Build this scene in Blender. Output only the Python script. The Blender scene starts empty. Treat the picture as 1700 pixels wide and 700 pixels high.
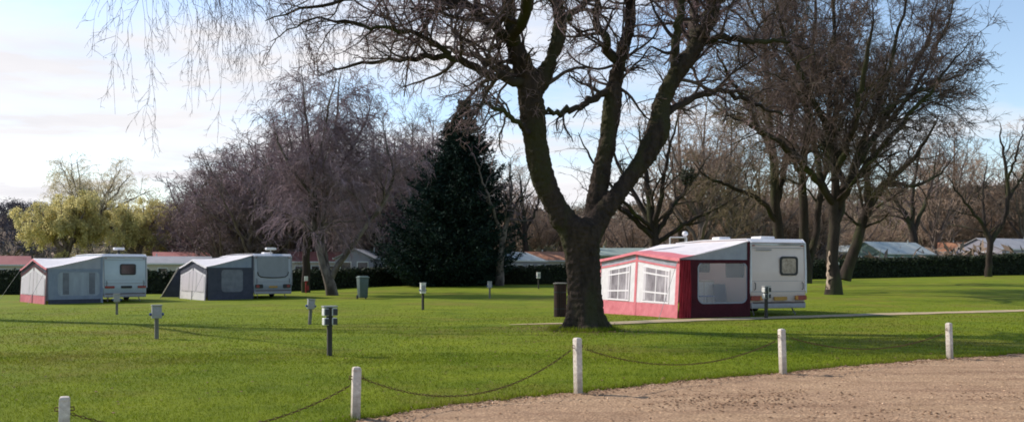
import bpy, bmesh, math, random
import numpy as np
from mathutils import Vector, Matrix
R = math.radians
S = bpy.context.scene
COL = S.collection
random.seed(7)

# ------------------------------------------------------------------ camera model of the photograph
F, CX, HY, CZ = 1472.0, 850.0, 447.0, 1.6
def W(px, py, Y):
    return ((px - CX) / F * Y, Y, CZ + (HY - py) / F * Y)

# ------------------------------------------------------------------ terrain heights (gentle field)
CTRL = []
for px, py, Y in [(106, 745, 7.9), (590, 698, 9.38), (960, 655, 11.32), (1300, 622, 13.46), (1577, 597, 15.7),
                  (547, 590, 16.5), (258, 562, 20.5), (970, 548, 23.3), (1130, 527, 29.3), (998, 524, 34.6), (1345, 521, 31.0),
                  (195, 522, 31.5), (702, 513, 36), (1385, 487, 50), (1550, 458, 86), (1720, 453, 86), (1400, 463, 84),
                  (20, 488, 66), (330, 486, 66), (640, 473, 72), (880, 472, 72), (80, 508, 46), (345, 500, 49), (232, 499, 50), (487, 492, 53),
                  (550, 490, 55), (1650, 520, 33)]:
    CTRL.append(W(px, py, Y))
for x, y, z in [(0, 0, 0), (-12, 3, 0), (12, 3, 0), (25, 15, 0.1), (-25, 15, -0.1), (-60, 40, -.3), (60, 40, .5), (-90, 110, .2), (0, 110, .8), (90, 110, 1.4), (-200, 260, 2), (0, 260, 2), (200, 260, 3)]:
    CTRL.append((x, y, z))
CT = np.array(CTRL)
def ground(x, y):
    x = np.asarray(x, float); y = np.asarray(y, float)
    sh = x.shape
    x = x.ravel(); y = y.ravel()
    out = np.empty(len(x))
    for i in range(0, len(x), 20000):
        dx = x[i:i+20000, None] - CT[None, :, 0]; dy = y[i:i+20000, None] - CT[None, :, 1]
        s2 = (0.6 + 0.14 * np.abs(CT[None, :, 1])) ** 2
        w = 1.0 / (dx * dx + dy * dy + s2) ** 1.6
        out[i:i+20000] = (w * CT[None, :, 2]).sum(1) / w.sum(1)
    return out.reshape(sh)
def gz(x, y): return float(ground([x], [y])[0])
def base(px, py, lo=5.0, hi=300.0):
    """the point of the ground seen at a pixel of the photograph"""
    Ys = np.linspace(lo, hi, 6000)
    x = (px - CX) / F * Ys; z = CZ + (HY - py) / F * Ys
    d = z - ground(x, Ys)
    k = np.argmax(d <= 0)
    if not (d <= 0).any(): k = len(Ys) - 1
    return (float(x[k]), float(Ys[k]), gz(x[k], Ys[k]))

# ------------------------------------------------------------------ materials
def nt(name):
    m = bpy.data.materials.new(name); m.use_nodes = True
    t = m.node_tree; t.nodes.clear()
    return m, t, t.nodes, t.links
def mat(name, c1, c2=None, scale=6.0, rough=.7, bump=0.0, bscale=None, metal=0.0, transl=0.0, c3=None, stretch=None, spec=.3, island=0.0, coat=0.0, dirt=None):
    m, t, N, L = nt(name)
    out = N.new('ShaderNodeOutputMaterial'); b = N.new('ShaderNodeBsdfPrincipled')
    b.inputs['Roughness'].default_value = rough; b.inputs['Metallic'].default_value = metal
    b.inputs['Specular IOR Level'].default_value = spec
    b.inputs['Coat Weight'].default_value = coat
    tc = N.new('ShaderNodeTexCoord'); mp = N.new('ShaderNodeMapping')
    L.new(tc.outputs['Object'], mp.inputs['Vector'])
    if stretch: mp.inputs['Scale'].default_value = stretch
    c2 = c2 or tuple(v * .8 for v in c1)
    n = N.new('ShaderNodeTexNoise'); n.inputs['Scale'].default_value = scale; n.inputs['Detail'].default_value = 6; n.inputs['Roughness'].default_value = .65
    L.new(mp.outputs[0], n.inputs['Vector'])
    r = N.new('ShaderNodeValToRGB'); L.new(n.outputs['Fac'], r.inputs['Fac'])
    r.color_ramp.elements[0].position = .32; r.color_ramp.elements[1].position = .68
    r.color_ramp.elements[0].color = (*c2, 1); r.color_ramp.elements[1].color = (*c1, 1)
    colr = r.outputs['Color']
    if c3:
        n3 = N.new('ShaderNodeTexNoise'); n3.inputs['Scale'].default_value = scale * .3; n3.inputs['Detail'].default_value = 5
        L.new(mp.outputs[0], n3.inputs['Vector'])
        r3 = N.new('ShaderNodeValToRGB'); r3.color_ramp.elements[0].position = .48; r3.color_ramp.elements[1].position = .62
        L.new(n3.outputs['Fac'], r3.inputs['Fac'])
        mx = N.new('ShaderNodeMix'); mx.data_type = 'RGBA'; L.new(r3.outputs['Color'], mx.inputs['Factor'])
        L.new(colr, mx.inputs['A']); mx.inputs['B'].default_value = (*c3, 1); colr = mx.outputs['Result']
    if dirt:      # darker, dirtier towards the bottom of the object
        sp = N.new('ShaderNodeSeparateXYZ'); L.new(tc.outputs['Object'], sp.inputs[0])
        mr = N.new('ShaderNodeMapRange'); mr.inputs['From Min'].default_value = dirt[1]; mr.inputs['From Max'].default_value = dirt[0]
        L.new(sp.outputs['Z'], mr.inputs['Value'])
        mm = N.new('ShaderNodeMath'); mm.operation = 'MULTIPLY'; L.new(mr.outputs[0], mm.inputs[0]); L.new(n.outputs['Fac'], mm.inputs[1])
        mx = N.new('ShaderNodeMix'); mx.data_type = 'RGBA'; L.new(mm.outputs[0], mx.inputs['Factor'])
        L.new(colr, mx.inputs['A']); mx.inputs['B'].default_value = (*dirt[2], 1); colr = mx.outputs['Result']
    if island:
        g = N.new('ShaderNodeNewGeometry'); hs = N.new('ShaderNodeHueSaturation')
        ma = N.new('ShaderNodeMapRange'); ma.inputs['To Min'].default_value = 1 - island; ma.inputs['To Max'].default_value = 1 + island
        L.new(g.outputs['Random Per Island'], ma.inputs['Value']); L.new(ma.outputs[0], hs.inputs['Value'])
        L.new(colr, hs.inputs['Color']); colr = hs.outputs['Color']
    L.new(colr, b.inputs['Base Color'])
    if bump:
        n2 = N.new('ShaderNodeTexNoise'); n2.inputs['Scale'].default_value = bscale or scale * 4; n2.inputs['Detail'].default_value = 7
        L.new(mp.outputs[0], n2.inputs['Vector'])
        bp = N.new('ShaderNodeBump'); bp.inputs['Strength'].default_value = min(1, bump); bp.inputs['Distance'].default_value = .05 * bump
        L.new(n2.outputs['Fac'], bp.inputs['Height']); L.new(bp.outputs[0], b.inputs['Normal'])
    sh = b.outputs[0]
    if transl:
        tr = N.new('ShaderNodeBsdfTranslucent'); L.new(colr, tr.inputs['Color'])
        ms = N.new('ShaderNodeMixShader'); ms.inputs[0].default_value = transl
        L.new(sh, ms.inputs[1]); L.new(tr.outputs[0], ms.inputs[2]); sh = ms.outputs[0]
    L.new(sh, out.inputs['Surface'])
    return m
def clear_mat(name, col, opaque=.35, rough=.15):
    m, t, N, L = nt(name)
    out = N.new('ShaderNodeOutputMaterial'); b = N.new('ShaderNodeBsdfPrincipled')
    n = N.new('ShaderNodeTexNoise'); n.inputs['Scale'].default_value = 2.5; n.inputs['Detail'].default_value = 4
    tc = N.new('ShaderNodeTexCoord'); L.new(tc.outputs['Object'], n.inputs['Vector'])
    r = N.new('ShaderNodeValToRGB'); r.color_ramp.elements[0].color = (*[v * .75 for v in col], 1); r.color_ramp.elements[1].color = (*col, 1)
    L.new(n.outputs['Fac'], r.inputs['Fac']); L.new(r.outputs[0], b.inputs['Base Color'])
    b.inputs['Roughness'].default_value = rough
    tr = N.new('ShaderNodeBsdfTransparent'); tr.inputs[0].default_value = (.95, .95, .97, 1)
    ms = N.new('ShaderNodeMixShader'); ms.inputs[0].default_value = opaque
    L.new(tr.outputs[0], ms.inputs[1]); L.new(b.outputs[0], ms.inputs[2]); L.new(ms.outputs[0], out.inputs['Surface'])
    return m

M = {}
M['bark'] = mat('oak_bark', (.062, .045, .036), (.022, .017, .014), 5, .95, 1.0, 16, c3=(.045, .042, .022), stretch=(1, 1, .35), spec=.1)
M['bark_dark'] = mat('dark_bark', (.06, .046, .038), (.026, .02, .017), 3, .95, .8, 10, c3=(.05, .052, .025), stretch=(1, 1, .3), spec=.1)
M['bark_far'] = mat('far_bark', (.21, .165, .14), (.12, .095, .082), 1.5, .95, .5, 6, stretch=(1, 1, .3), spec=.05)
M['bark_pale'] = mat('birch_bark', (.26, .22, .19), (.05, .04, .036), 2.5, .9, .5, 10, c3=(.05, .04, .035), stretch=(1, 1, .5), spec=.15)
M['bark_wood'] = mat('bare_wood', (.62, .50, .40), (.17, .11, .08), 7, .9, .6, 10, stretch=(1, 1, .3), spec=.15)
M['twig_oak'] = mat('oak_twigs', (.10, .075, .07), (.055, .042, .04), 3, .9, spec=.1, island=.3)
M['twig_tip'] = mat('oak_twig_tips', (.34, .23, .235), (.20, .14, .145), 3, .9, spec=.15, island=.3)
M['twig_purple'] = mat('birch_twigs', (.33, .24, .265), (.20, .145, .16), .6, .9, spec=.12, island=.35)
M['twig_brown'] = mat('brown_twigs', (.185, .13, .11), (.10, .073, .064), .5, .9, spec=.12, island=.35)
M['twig_far'] = mat('far_twigs', (.33, .24, .24), (.21, .155, .155), .3, .95, spec=.1, island=.35)  # distance haze put into the pale purple tone
M['twig_hang'] = mat('hanging_twigs', (.15, .11, .12), (.09, .065, .075), 2, .9, spec=.1, island=.3)
M['twig_olive'] = mat('olive_twigs', (.20, .155, .09), (.11, .088, .056), .6, .9, spec=.12, island=.35)
M['willow'] = mat('willow_leaf', (.80, .72, .52), (.62, .54, .36), .5, .8, spec=.05, island=.3, transl=.4)
M['willow_low'] = mat('willow_low_leaf', (.74, .65, .31), (.50, .45, .20), .4, .8, spec=.05, island=.35, transl=.45)
M['conifer'] = mat('conifer_needles', (.027, .047, .035), (.013, .025, .02), 1.0, .85, spec=.08, island=.8)
M['hedge'] = mat('hedge_leaf', (.035, .048, .02), (.016, .024, .012), 1.2, .7, spec=.2, island=.45)
M['hedge_core'] = mat('hedge_inside', (.018, .022, .012), (.009, .012, .007), 3, .95)
M['hill'] = mat('hill_wood', (.20, .15, .115), (.13, .098, .08), .05, .95, spec=.02, c3=(.12, .11, .065))
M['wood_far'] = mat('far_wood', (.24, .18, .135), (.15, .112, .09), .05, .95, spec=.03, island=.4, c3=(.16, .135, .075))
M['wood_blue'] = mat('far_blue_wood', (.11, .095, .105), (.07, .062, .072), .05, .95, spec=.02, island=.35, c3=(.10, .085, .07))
M['pine'] = mat('far_pine', (.022, .035, .026), (.014, .022, .018), .2, .9, island=.3)
M['white_paint'] = mat('chipped_white_paint', (.74, .66, .57), (.36, .29, .23), 16, .7, .4, 40, c3=(.62, .54, .47), dirt=(.0, .30, (.20, .16, .10)))
M['chain'] = mat('rusty_chain', (.19, .10, .045), (.08, .045, .022), 30, .75, .3, metal=.3)
M['gel'] = mat('caravan_white', (.70, .56, .51), (.63, .50, .46), 1.2, .4, 0, coat=.2, spec=.4, dirt=(.45, 1.2, (.42, .38, .34)))
M['gel_blue'] = mat('caravan_pale_grey', (.46, .52, .58), (.40, .46, .52), 1.2, .4, 0, coat=.2, spec=.4, dirt=(.45, 1.2, (.26, .30, .32)))
M['gel_grey'] = mat('caravan_grey', (.34, .36, .41), (.29, .31, .36), 1.2, .4, 0, coat=.2, spec=.4, dirt=(.45, 1.2, (.2, .22, .24)))
M['roof_white'] = mat('white_roof', (.80, .78, .79), (.68, .66, .68), 2, .5)
M['trim_grey'] = mat('grey_trim', (.34, .33, .35), (.26, .25, .27), 5, .5)
M['panel_grey'] = mat('grey_panel', (.22, .235, .27), (.18, .195, .225), 2, .35, spec=.4)
M['black'] = mat('black_plastic', (.03, .03, .032), (.018, .018, .02), 8, .5)
M['tyre'] = mat('tyre_rubber', (.025, .025, .026), (.015, .015, .015), 8, .85)
M['rim'] = mat('wheel_rim', (.55, .55, .56), (.4, .4, .42), 6, .4, metal=.5)
M['glass'] = mat('window_glass', (.06, .05, .05), (.03, .026, .028), 2, .08, spec=.6)
M['glass_lit'] = mat('window_glass_pale', (.34, .28, .25), (.13, .10, .09), 7, .12, spec=.6)  # light inside the window put into the paler glass colour
M['red_lens'] = mat('red_lens', (.30, .02, .025), (.15, .012, .015), 12, .25, spec=.5)
M['amber'] = mat('amber_lens', (.55, .22, .03), (.4, .15, .02), 12, .25, spec=.5)
M['plate'] = mat('yellow_plate', (.48, .26, .05), (.36, .19, .04), 10, .5)
M['steel'] = mat('galvanised_steel', (.38, .38, .39), (.27, .27, .28), 8, .5, metal=.6)
M['fab_white'] = mat('awning_white', (.86, .82, .83), (.76, .72, .74), 2.5, .8, .8, 4, transl=.22)
M['fab_pink'] = mat('awning_pink_red', (.74, .24, .27), (.62, .17, .20), 3, .8, .8, 4, transl=.18)
M['fab_red'] = mat('awning_red', (.33, .02, .035), (.22, .014, .025), 3, .8, .8, 4, transl=.12)
M['fab_maroon'] = mat('awning_maroon', (.068, .006, .014), (.045, .004, .010), 3, .8, .8, 4, transl=.05)
M['fab_grey'] = mat('awning_grey', (.36, .37, .42), (.30, .31, .36), 3, .8, .8, 4, transl=.1)
M['fab_char'] = mat('awning_charcoal', (.065, .068, .095), (.045, .048, .07), 3, .8, .8, 4, transl=.03)
M['fab_blue'] = mat('awning_slate_blue', (.25, .285, .36), (.20, .235, .31), 3, .8, .8, 4, transl=.06)
M['mud'] = mat('mud_flap_skirt', (.14, .10, .09), (.08, .06, .055), 8, .9)
M['pane'] = clear_mat('clear_awning_pane', (.70, .67, .73), .34)
M['pane_front'] = mat('front_pane', (.42, .38, .41), (.11, .09, .105), 3.0, .3, spec=.4, stretch=(1, 1, .4))
M['pane_pale'] = mat('pale_front_pane', (.72, .67, .69), (.22, .20, .22), 3.0, .4, spec=.3, stretch=(5, 5, .3))  # paler than front_pane: sunlight on the left awnings put into the colour
M['pane_grey'] = mat('grey_pane', (.30, .34, .40), (.22, .25, .30), 2.5, .3, spec=.4, stretch=(2, 2, .4))
M['pane_dark'] = mat('dark_pane', (.15, .165, .205), (.08, .09, .12), 2.5, .3, spec=.4)
M['bar_white'] = mat('white_bar', (.78, .74, .76), (.70, .66, .68), 5, .7)
M['curtain'] = mat('curtain_cloth', (.80, .74, .77), (.60, .55, .59), 8, .8, stretch=(6, 6, .3), transl=.2)
M['box_grey'] = mat('grey_cabinet', (.34, .34, .33), (.26, .26, .255), 9, .6, .15)
M['box_white'] = mat('white_cabinet', (.72, .71, .68), (.6, .59, .56), 9, .55, .15)
M['socket'] = mat('shaded_socket_front', (.05, .05, .055), (.03, .03, .035), 9, .5)  # near black, shade of the box fronts put into the colour
M['socket_blue'] = mat('blue_socket', (.05, .09, .25), (.04, .06, .18), 9, .5)
M['post_wood'] = mat('dark_timber', (.065, .06, .05), (.035, .032, .028), 9, .9, .5, stretch=(1, 1, .2))
M['post_grey'] = mat('grey_timber', (.19, .18, .15), (.11, .105, .09), 9, .9, .5, stretch=(1, 1, .2))
M['bin_green'] = mat('bin_green', (.085, .115, .11), (.06, .085, .08), 5, .55)
M['bin_lid'] = mat('bin_lid_green', (.20, .25, .24), (.15, .19, .18), 5, .5)
M['bin_wood'] = mat('brown_slats', (.05, .028, .024), (.028, .015, .013), 7, .85, .4, stretch=(1, 1, .2))
M['red_post'] = mat('red_paint', (.32, .03, .03), (.22, .02, .02), 8, .6)
M['mint'] = mat('green_cladding', (.22, .30, .25), (.17, .24, .20), 1.5, .7)
M['cream'] = mat('cream_cladding', (.60, .53, .43), (.50, .44, .36), 1.5, .7)
M['lilac'] = mat('lilac_grey_cladding', (.30, .285, .32), (.24, .23, .265), 1.5, .7)
M['roof_pink'] = mat('weathered_red_roof', (.46, .19, .17), (.36, .13, .12), .8, .8)
M['roof_grey'] = mat('grey_sheet_roof', (.36, .35, .36), (.28, .275, .285), .8, .8)
M['roof_pale'] = mat('pale_sheet_roof', (.46, .49, .46), (.37, .40, .38), .8, .7)
M['roof_orange'] = mat('orange_tile_roof', (.42, .20, .11), (.32, .14, .08), .8, .8)
M['roof_green'] = mat('green_sheet_roof', (.30, .36, .32), (.24, .29, .26), .8, .8)
M['stone'] = mat('gravel_stones', (.58, .39, .25), (.36, .225, .14), 3, .9, island=.45)
M['leaf_dead'] = mat('dead_leaves', (.26, .15, .085), (.14, .08, .045), 3, .9, island=.5)
M['mistletoe'] = mat('mistletoe_leaf', (.05, .055, .025), (.03, .034, .018), 2, .8, island=.3)

# grass ground, gravel, path -------------------------------------------------
def grass_nodes(N, L, vec):
    def noise(s, d=6, r=.6):
        n = N.new('ShaderNodeTexNoise'); n.inputs['Scale'].default_value = s; n.inputs['Detail'].default_value = d; n.inputs['Roughness'].default_value = r
        L.new(vec, n.inputs['Vector']); return n.outputs['Fac']
    def ramp(f, a, b, p0, p1):
        r = N.new('ShaderNodeValToRGB'); r.color_ramp.elements[0].position = p0; r.color_ramp.elements[1].position = p1
        r.color_ramp.elements[0].color = (*a, 1); r.color_ramp.elements[1].color = (*b, 1); L.new(f, r.inputs['Fac']); return r.outputs['Color']
    def mix(f, a, b):
        m = N.new('ShaderNodeMix'); m.data_type = 'RGBA'; L.new(f, m.inputs['Factor']); L.new(a, m.inputs['A'])
        if isinstance(b, tuple): m.inputs['B'].default_value = (*b, 1)
        else: L.new(b, m.inputs['B'])
        return m.outputs['Result']
    c = ramp(noise(.35, 7, .7), (.110, .156, .008), (.208, .240, .014), .33, .68)
    c = mix(ramp(noise(.16, 6, .7), (0, 0, 0), (.85, .85, .85), .50, .66), c, (.19, .16, .03))
    c = mix(ramp(noise(1.1, 6, .75), (0, 0, 0), (.65, .65, .65), .52, .72), c, (.08, .115, .008))
    c = mix(ramp(noise(2.2, 5, .8), (0, 0, 0), (.5, .5, .5), .60, .75), c, (.25, .215, .08))
    c = mix(ramp(noise(9, 4, .8), (0, 0, 0), (.55, .55, .55), .45, .75), c, (.068, .096, .007))
    return c
m, t, N, L = nt('lawn'); M['lawn'] = m
out = N.new('ShaderNodeOutputMaterial'); b = N.new('ShaderNodeBsdfPrincipled'); tc = N.new('ShaderNodeTexCoord')
L.new(grass_nodes(N, L, tc.outputs['Object']), b.inputs['Base Color']); b.inputs['Roughness'].default_value = .9; b.inputs['Specular IOR Level'].default_value = .1
n = N.new('ShaderNodeTexNoise'); n.inputs['Scale'].default_value = 7; n.inputs['Detail'].default_value = 8; n.inputs['Roughness'].default_value = .75; L.new(tc.outputs['Object'], n.inputs['Vector'])
bp = N.new('ShaderNodeBump'); bp.inputs['Strength'].default_value = .8; bp.inputs['Distance'].default_value = .06; L.new(n.outputs['Fac'], bp.inputs['Height']); L.new(bp.outputs[0], b.inputs['Normal'])
L.new(b.outputs[0], out.inputs[0])
m, t, N, L = nt('grass_blades'); M['blades'] = m
out = N.new('ShaderNodeOutputMaterial'); b = N.new('ShaderNodeBsdfPrincipled'); tc = N.new('ShaderNodeTexCoord')
c = grass_nodes(N, L, tc.outputs['Object'])
g = N.new('ShaderNodeNewGeometry'); hs = N.new('ShaderNodeHueSaturation'); mr = N.new('ShaderNodeMapRange'); mr.inputs['To Min'].default_value = .65; mr.inputs['To Max'].default_value = 1.6
L.new(g.outputs['Random Per Island'], mr.inputs['Value']); L.new(mr.outputs[0], hs.inputs['Value']); L.new(c, hs.inputs['Color']); L.new(hs.outputs[0], b.inputs['Base Color'])
b.inputs['Roughness'].default_value = .75; b.inputs['Specular IOR Level'].default_value = .15
tr = N.new('ShaderNodeBsdfTranslucent'); L.new(hs.outputs[0], tr.inputs['Color']); ms = N.new('ShaderNodeMixShader'); ms.inputs[0].default_value = .35
L.new(b.outputs[0], ms.inputs[1]); L.new(tr.outputs[0], ms.inputs[2]); L.new(ms.outputs[0], out.inputs[0])
M['gravel'] = mat('gravel', (.50, .335, .21), (.385, .25, .15), 2.2, .95, .6, 36, c3=(.43, .28, .175), spec=.05)
t = M['gravel'].node_tree; N = t.nodes; L = t.links      # ruts and small stones in the gravel
b = [x for x in N if x.type == 'BSDF_PRINCIPLED'][0]; src = b.inputs['Base Color'].links[0].from_socket
tc = [x for x in N if x.type == 'TEX_COORD'][0]
mp = N.new('ShaderNodeMapping'); mp.inputs['Rotation'].default_value = (0, 0, R(-29)); mp.inputs['Scale'].default_value = (.35, 2.2, 1); L.new(tc.outputs['Object'], mp.inputs['Vector'])
n = N.new('ShaderNodeTexNoise'); n.inputs['Scale'].default_value = .9; n.inputs['Detail'].default_value = 7; n.inputs['Roughness'].default_value = .7; L.new(mp.outputs[0], n.inputs['Vector'])
r = N.new('ShaderNodeValToRGB'); r.color_ramp.elements[0].position = .47; r.color_ramp.elements[1].position = .66; r.color_ramp.elements[1].color = (.85, .85, .85, 1); L.new(n.outputs['Fac'], r.inputs['Fac'])
mx = N.new('ShaderNodeMix'); mx.data_type = 'RGBA'; L.new(r.outputs[0], mx.inputs['Factor']); L.new(src, mx.inputs['A']); mx.inputs['B'].default_value = (.27, .165, .105, 1)
v = N.new('ShaderNodeTexVoronoi'); v.inputs['Scale'].default_value = 26; L.new(tc.outputs['Object'], v.inputs['Vector'])
rr = N.new('ShaderNodeValToRGB'); rr.color_ramp.elements[0].position = .1; rr.color_ramp.elements[0].color = (1.2, 1.2, 1.2, 1); rr.color_ramp.elements[1].color = (.72, .72, .72, 1); rr.color_ramp.elements[1].position = .6; L.new(v.outputs['Distance'], rr.inputs['Fac'])
mu = N.new('ShaderNodeMix'); mu.data_type = 'RGBA'; mu.blend_type = 'MULTIPLY'; mu.inputs['Factor'].default_value = 1; L.new(mx.outputs['Result'], mu.inputs['A']); L.new(rr.outputs[0], mu.inputs['B'])
L.new(mu.outputs['Result'], b.inputs['Base Color'])
M['path'] = mat('path_sand', (.50, .38, .24), (.36, .28, .16), 1.5, .95, .5, 20, c3=(.33, .29, .19), spec=.1)

# ------------------------------------------------------------------ object helpers
def tag(o, label=None, cat=None, group=None, kind=None):
    if label: o['label'] = label
    if cat: o['category'] = cat
    if group: o['group'] = group
    if kind: o['kind'] = kind
    return o
def thing(name, label, cat, loc=(0, 0, 0), rz=0, group=None):
    o = bpy.data.objects.new(name, None); COL.objects.link(o)
    o.location = loc; o.rotation_euler = (0, 0, rz); o.empty_display_size = .3
    return tag(o, label, cat, group)
def link(name, me, m, parent=None, loc=(0, 0, 0), rz=0):
    if not isinstance(m, (list, tuple)): m = [m]
    me.materials.clear()
    for q in m: me.materials.append(q)
    o = bpy.data.objects.new(name, me); COL.objects.link(o)
    o.parent = parent; o.location = loc; o.rotation_euler = (0, 0, rz)
    return o
def copy_tree(o, parent=None):
    c = o.copy(); COL.objects.link(c); c.parent = parent
    for ch in list(o.children): copy_tree(ch, c)
    return c
class B:
    """collects shapes into one mesh"""
    def __init__(s): s.bm = bmesh.new()
    def box(s, c, d, bev=0.0, rot=None, taper=None, seg=2):
        v = []
        for z in (-.5, .5):
            k = taper if (taper and z > 0) else (1, 1)
            for x, y in ((-.5, -.5), (.5, -.5), (.5, .5), (-.5, .5)):
                p = Vector((x * d[0] * k[0], y * d[1] * k[1], z * d[2]))
                if rot is not None: p = rot @ p
                v.append(s.bm.verts.new(p + Vector(c)))
        fs = [s.bm.faces.new([v[i] for i in q]) for q in ((3, 2, 1, 0), (4, 5, 6, 7), (0, 1, 5, 4), (1, 2, 6, 5), (2, 3, 7, 6), (3, 0, 4, 7))]
        if bev:
            es = list({e for f in fs for e in f.edges})
            bmesh.ops.bevel(s.bm, geom=es, offset=bev, segments=seg, affect='EDGES', profile=.5)
        return s
    def poly(s, pts): s.bm.faces.new([s.bm.verts.new(p) for p in pts]); return s
    def grid(s, P):
        vs = [[s.bm.verts.new(p) for p in row] for row in P]
        for i in range(len(vs) - 1):
            for j in range(len(vs[0]) - 1):
                s.bm.faces.new((vs[i][j], vs[i][j+1], vs[i+1][j+1], vs[i+1][j]))
        return s
    def prism(s, pts, d, bev=0.0):
        """flat polygon pushed along vector d"""
        a = [s.bm.verts.new(p) for p in pts]; b2 = [s.bm.verts.new(Vector(p) + Vector(d)) for p in pts]
        fs = [s.bm.faces.new(a), s.bm.faces.new(b2[::-1])]
        n = len(pts)
        for i in range(n): fs.append(s.bm.faces.new((a[(i+1) % n], a[i], b2[i], b2[(i+1) % n])))
        bmesh.ops.recalc_face_normals(s.bm, faces=fs)
        if bev:
            es = list({e for f in fs for e in f.edges})
            bmesh.ops.bevel(s.bm, geom=es, offset=bev, segments=3, affect='EDGES', profile=.5)
        return s
    def tube(s, pts, r, n=8, caps=True):
        pts = [Vector(p) for p in pts]
        if not isinstance(r, (list, tuple)): r = [r] * len(pts)
        rings = []; ref = None
        for i, p in enumerate(pts):
            t = (pts[min(i+1, len(pts)-1)] - pts[max(i-1, 0)]).normalized()
            if ref is None: ref = t.orthogonal().normalized()
            u = (ref - t * ref.dot(t)).normalized(); ref = u; w = t.cross(u)
            rings.append([s.bm.verts.new(p + r[i] * (u * math.cos(6.2832 * k / n) + w * math.sin(6.2832 * k / n))) for k in range(n)])
        for i in range(len(rings) - 1):
            for k in range(n): s.bm.faces.new((rings[i][k], rings[i][(k+1) % n], rings[i+1][(k+1) % n], rings[i+1][k]))
        if caps: s.bm.faces.new(rings[0][::-1]); s.bm.faces.new(rings[-1])
        return s
    def lathe(s, prof, n=20, axis='z', c=(0, 0, 0)):
        rings = []
        for r_, h in prof:
            row = []
            for k in range(n):
                a = 6.28319 * k / n; x, y = r_ * math.cos(a), r_ * math.sin(a)
                p = (x, y, h) if axis == 'z' else (h, x, y)
                row.append(s.bm.verts.new(Vector(p) + Vector(c)))
            rings.append(row)
        for i in range(len(rings) - 1):
            for k in range(n): s.bm.faces.new((rings[i][k], rings[i][(k+1) % n], rings[i+1][(k+1) % n], rings[i+1][k]))
        s.bm.faces.new(rings[0][::-1]); s.bm.faces.new(rings[-1])
        return s
    def frame(s, outer, inner):
        """ring between two loops of equal length"""
        a = [s.bm.verts.new(p) for p in outer]; b2 = [s.bm.verts.new(p) for p in inner]; n = len(a)
        for i in range(n): s.bm.faces.new((a[i], a[(i+1) % n], b2[(i+1) % n], b2[i]))
        return s
    def mesh(s, name, smooth=None):
        bmesh.ops.recalc_face_normals(s.bm, faces=s.bm.faces[:])
        me = bpy.data.meshes.new(name); s.bm.to_mesh(me); s.bm.free()
        if smooth is not None:
            me.polygons.foreach_set('use_smooth', [True] * len(me.polygons))
            me.set_sharp_from_angle(angle=R(smooth))
        return me
    def obj(s, name, m, parent=None, loc=(0, 0, 0), rz=0, smooth=None):
        return link(name, s.mesh(name, smooth), m, parent, loc, rz)
def np_mesh(name, V, Fc, smooth=False):
    """V (n,3); Fc (m,k) all faces with k corners"""
    me = bpy.data.meshes.new(name)
    Fc = np.asarray(Fc, np.int32); k = Fc.shape[1]
    me.vertices.add(len(V)); me.vertices.foreach_set('co', np.asarray(V, np.float32).ravel())
    me.loops.add(Fc.size); me.loops.foreach_set('vertex_index', Fc.ravel())
    me.polygons.add(len(Fc)); me.polygons.foreach_set('loop_start', np.arange(0, Fc.size, k, dtype=np.int32))
    me.update(calc_edges=True)
    me.polygons.foreach_set('use_smooth', np.full(len(Fc), smooth))
    me.validate()
    return me

# ------------------------------------------------------------------ bare trees: polylines grown level by level
def nrm(v): return v / np.maximum(np.linalg.norm(v, axis=-1, keepdims=True), 1e-9)
def resample(pts, radii, n, rng, wob=0.0):
    pts = np.asarray(pts, float); d = np.r_[0, np.cumsum(np.linalg.norm(np.diff(pts, axis=0), axis=1))]
    t = np.linspace(0, d[-1], n)
    # catmull-rom like smoothing through dense linear + blur
    dense = np.linspace(0, d[-1], n * 6); Q = np.stack([np.interp(dense, d, pts[:, k]) for k in range(3)], 1)
    w = max(1, int(n * 6 / (len(pts) * 2.2))); ker = np.ones(2 * w + 1) / (2 * w + 1)
    Qp = np.concatenate([2 * Q[:1] - Q[1:w+1][::-1], Q, 2 * Q[-1:] - Q[-w-1:-1][::-1]])
    Q = np.stack([np.convolve(Qp[:, k], ker, 'valid') for k in range(3)], 1)
    P = np.stack([np.interp(t, dense, Q[:, k]) for k in range(3)], 1)
    if wob:
        nz = rng.normal(0, wob, (n, 3)); nz[0] = 0; P = P + nz
    if len(radii) == 2: r = radii[0] + (radii[1] - radii[0]) * np.linspace(0, 1, n)
    elif len(radii) != len(pts): r = np.interp(np.linspace(0, 1, n), np.linspace(0, 1, len(radii)), radii)
    else: r = np.interp(t, d, radii)
    return P, r
def tubes(P, Rr, sides):
    Nn, n, _ = P.shape
    T = nrm(np.gradient(P, axis=1))
    m = nrm(P[:, -1] - P[:, 0]); ax = np.where(np.abs(m[:, 2:3]) < .8, np.array([[0, 0, 1.]]), np.array([[1., 0, 0]]))
    ref = nrm(np.cross(m, ax))[:, None, :]
    U = nrm(ref - T * (ref * T).sum(-1, keepdims=True)); Vv = np.cross(T, U)
    a = np.arange(sides) * 2 * np.pi / sides
    V = P[:, :, None] + Rr[:, :, None, None] * (U[:, :, None] * np.cos(a)[None, None, :, None] + Vv[:, :, None] * np.sin(a)[None, None, :, None])
    idx = np.arange(Nn * n * sides).reshape(Nn, n, sides)
    q = np.stack([idx[:, :-1], np.roll(idx, -1, 2)[:, :-1], np.roll(idx, -1, 2)[:, 1:], idx[:, 1:]], -1).reshape(-1, 4)
    return V.reshape(-1, 3), q
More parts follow.
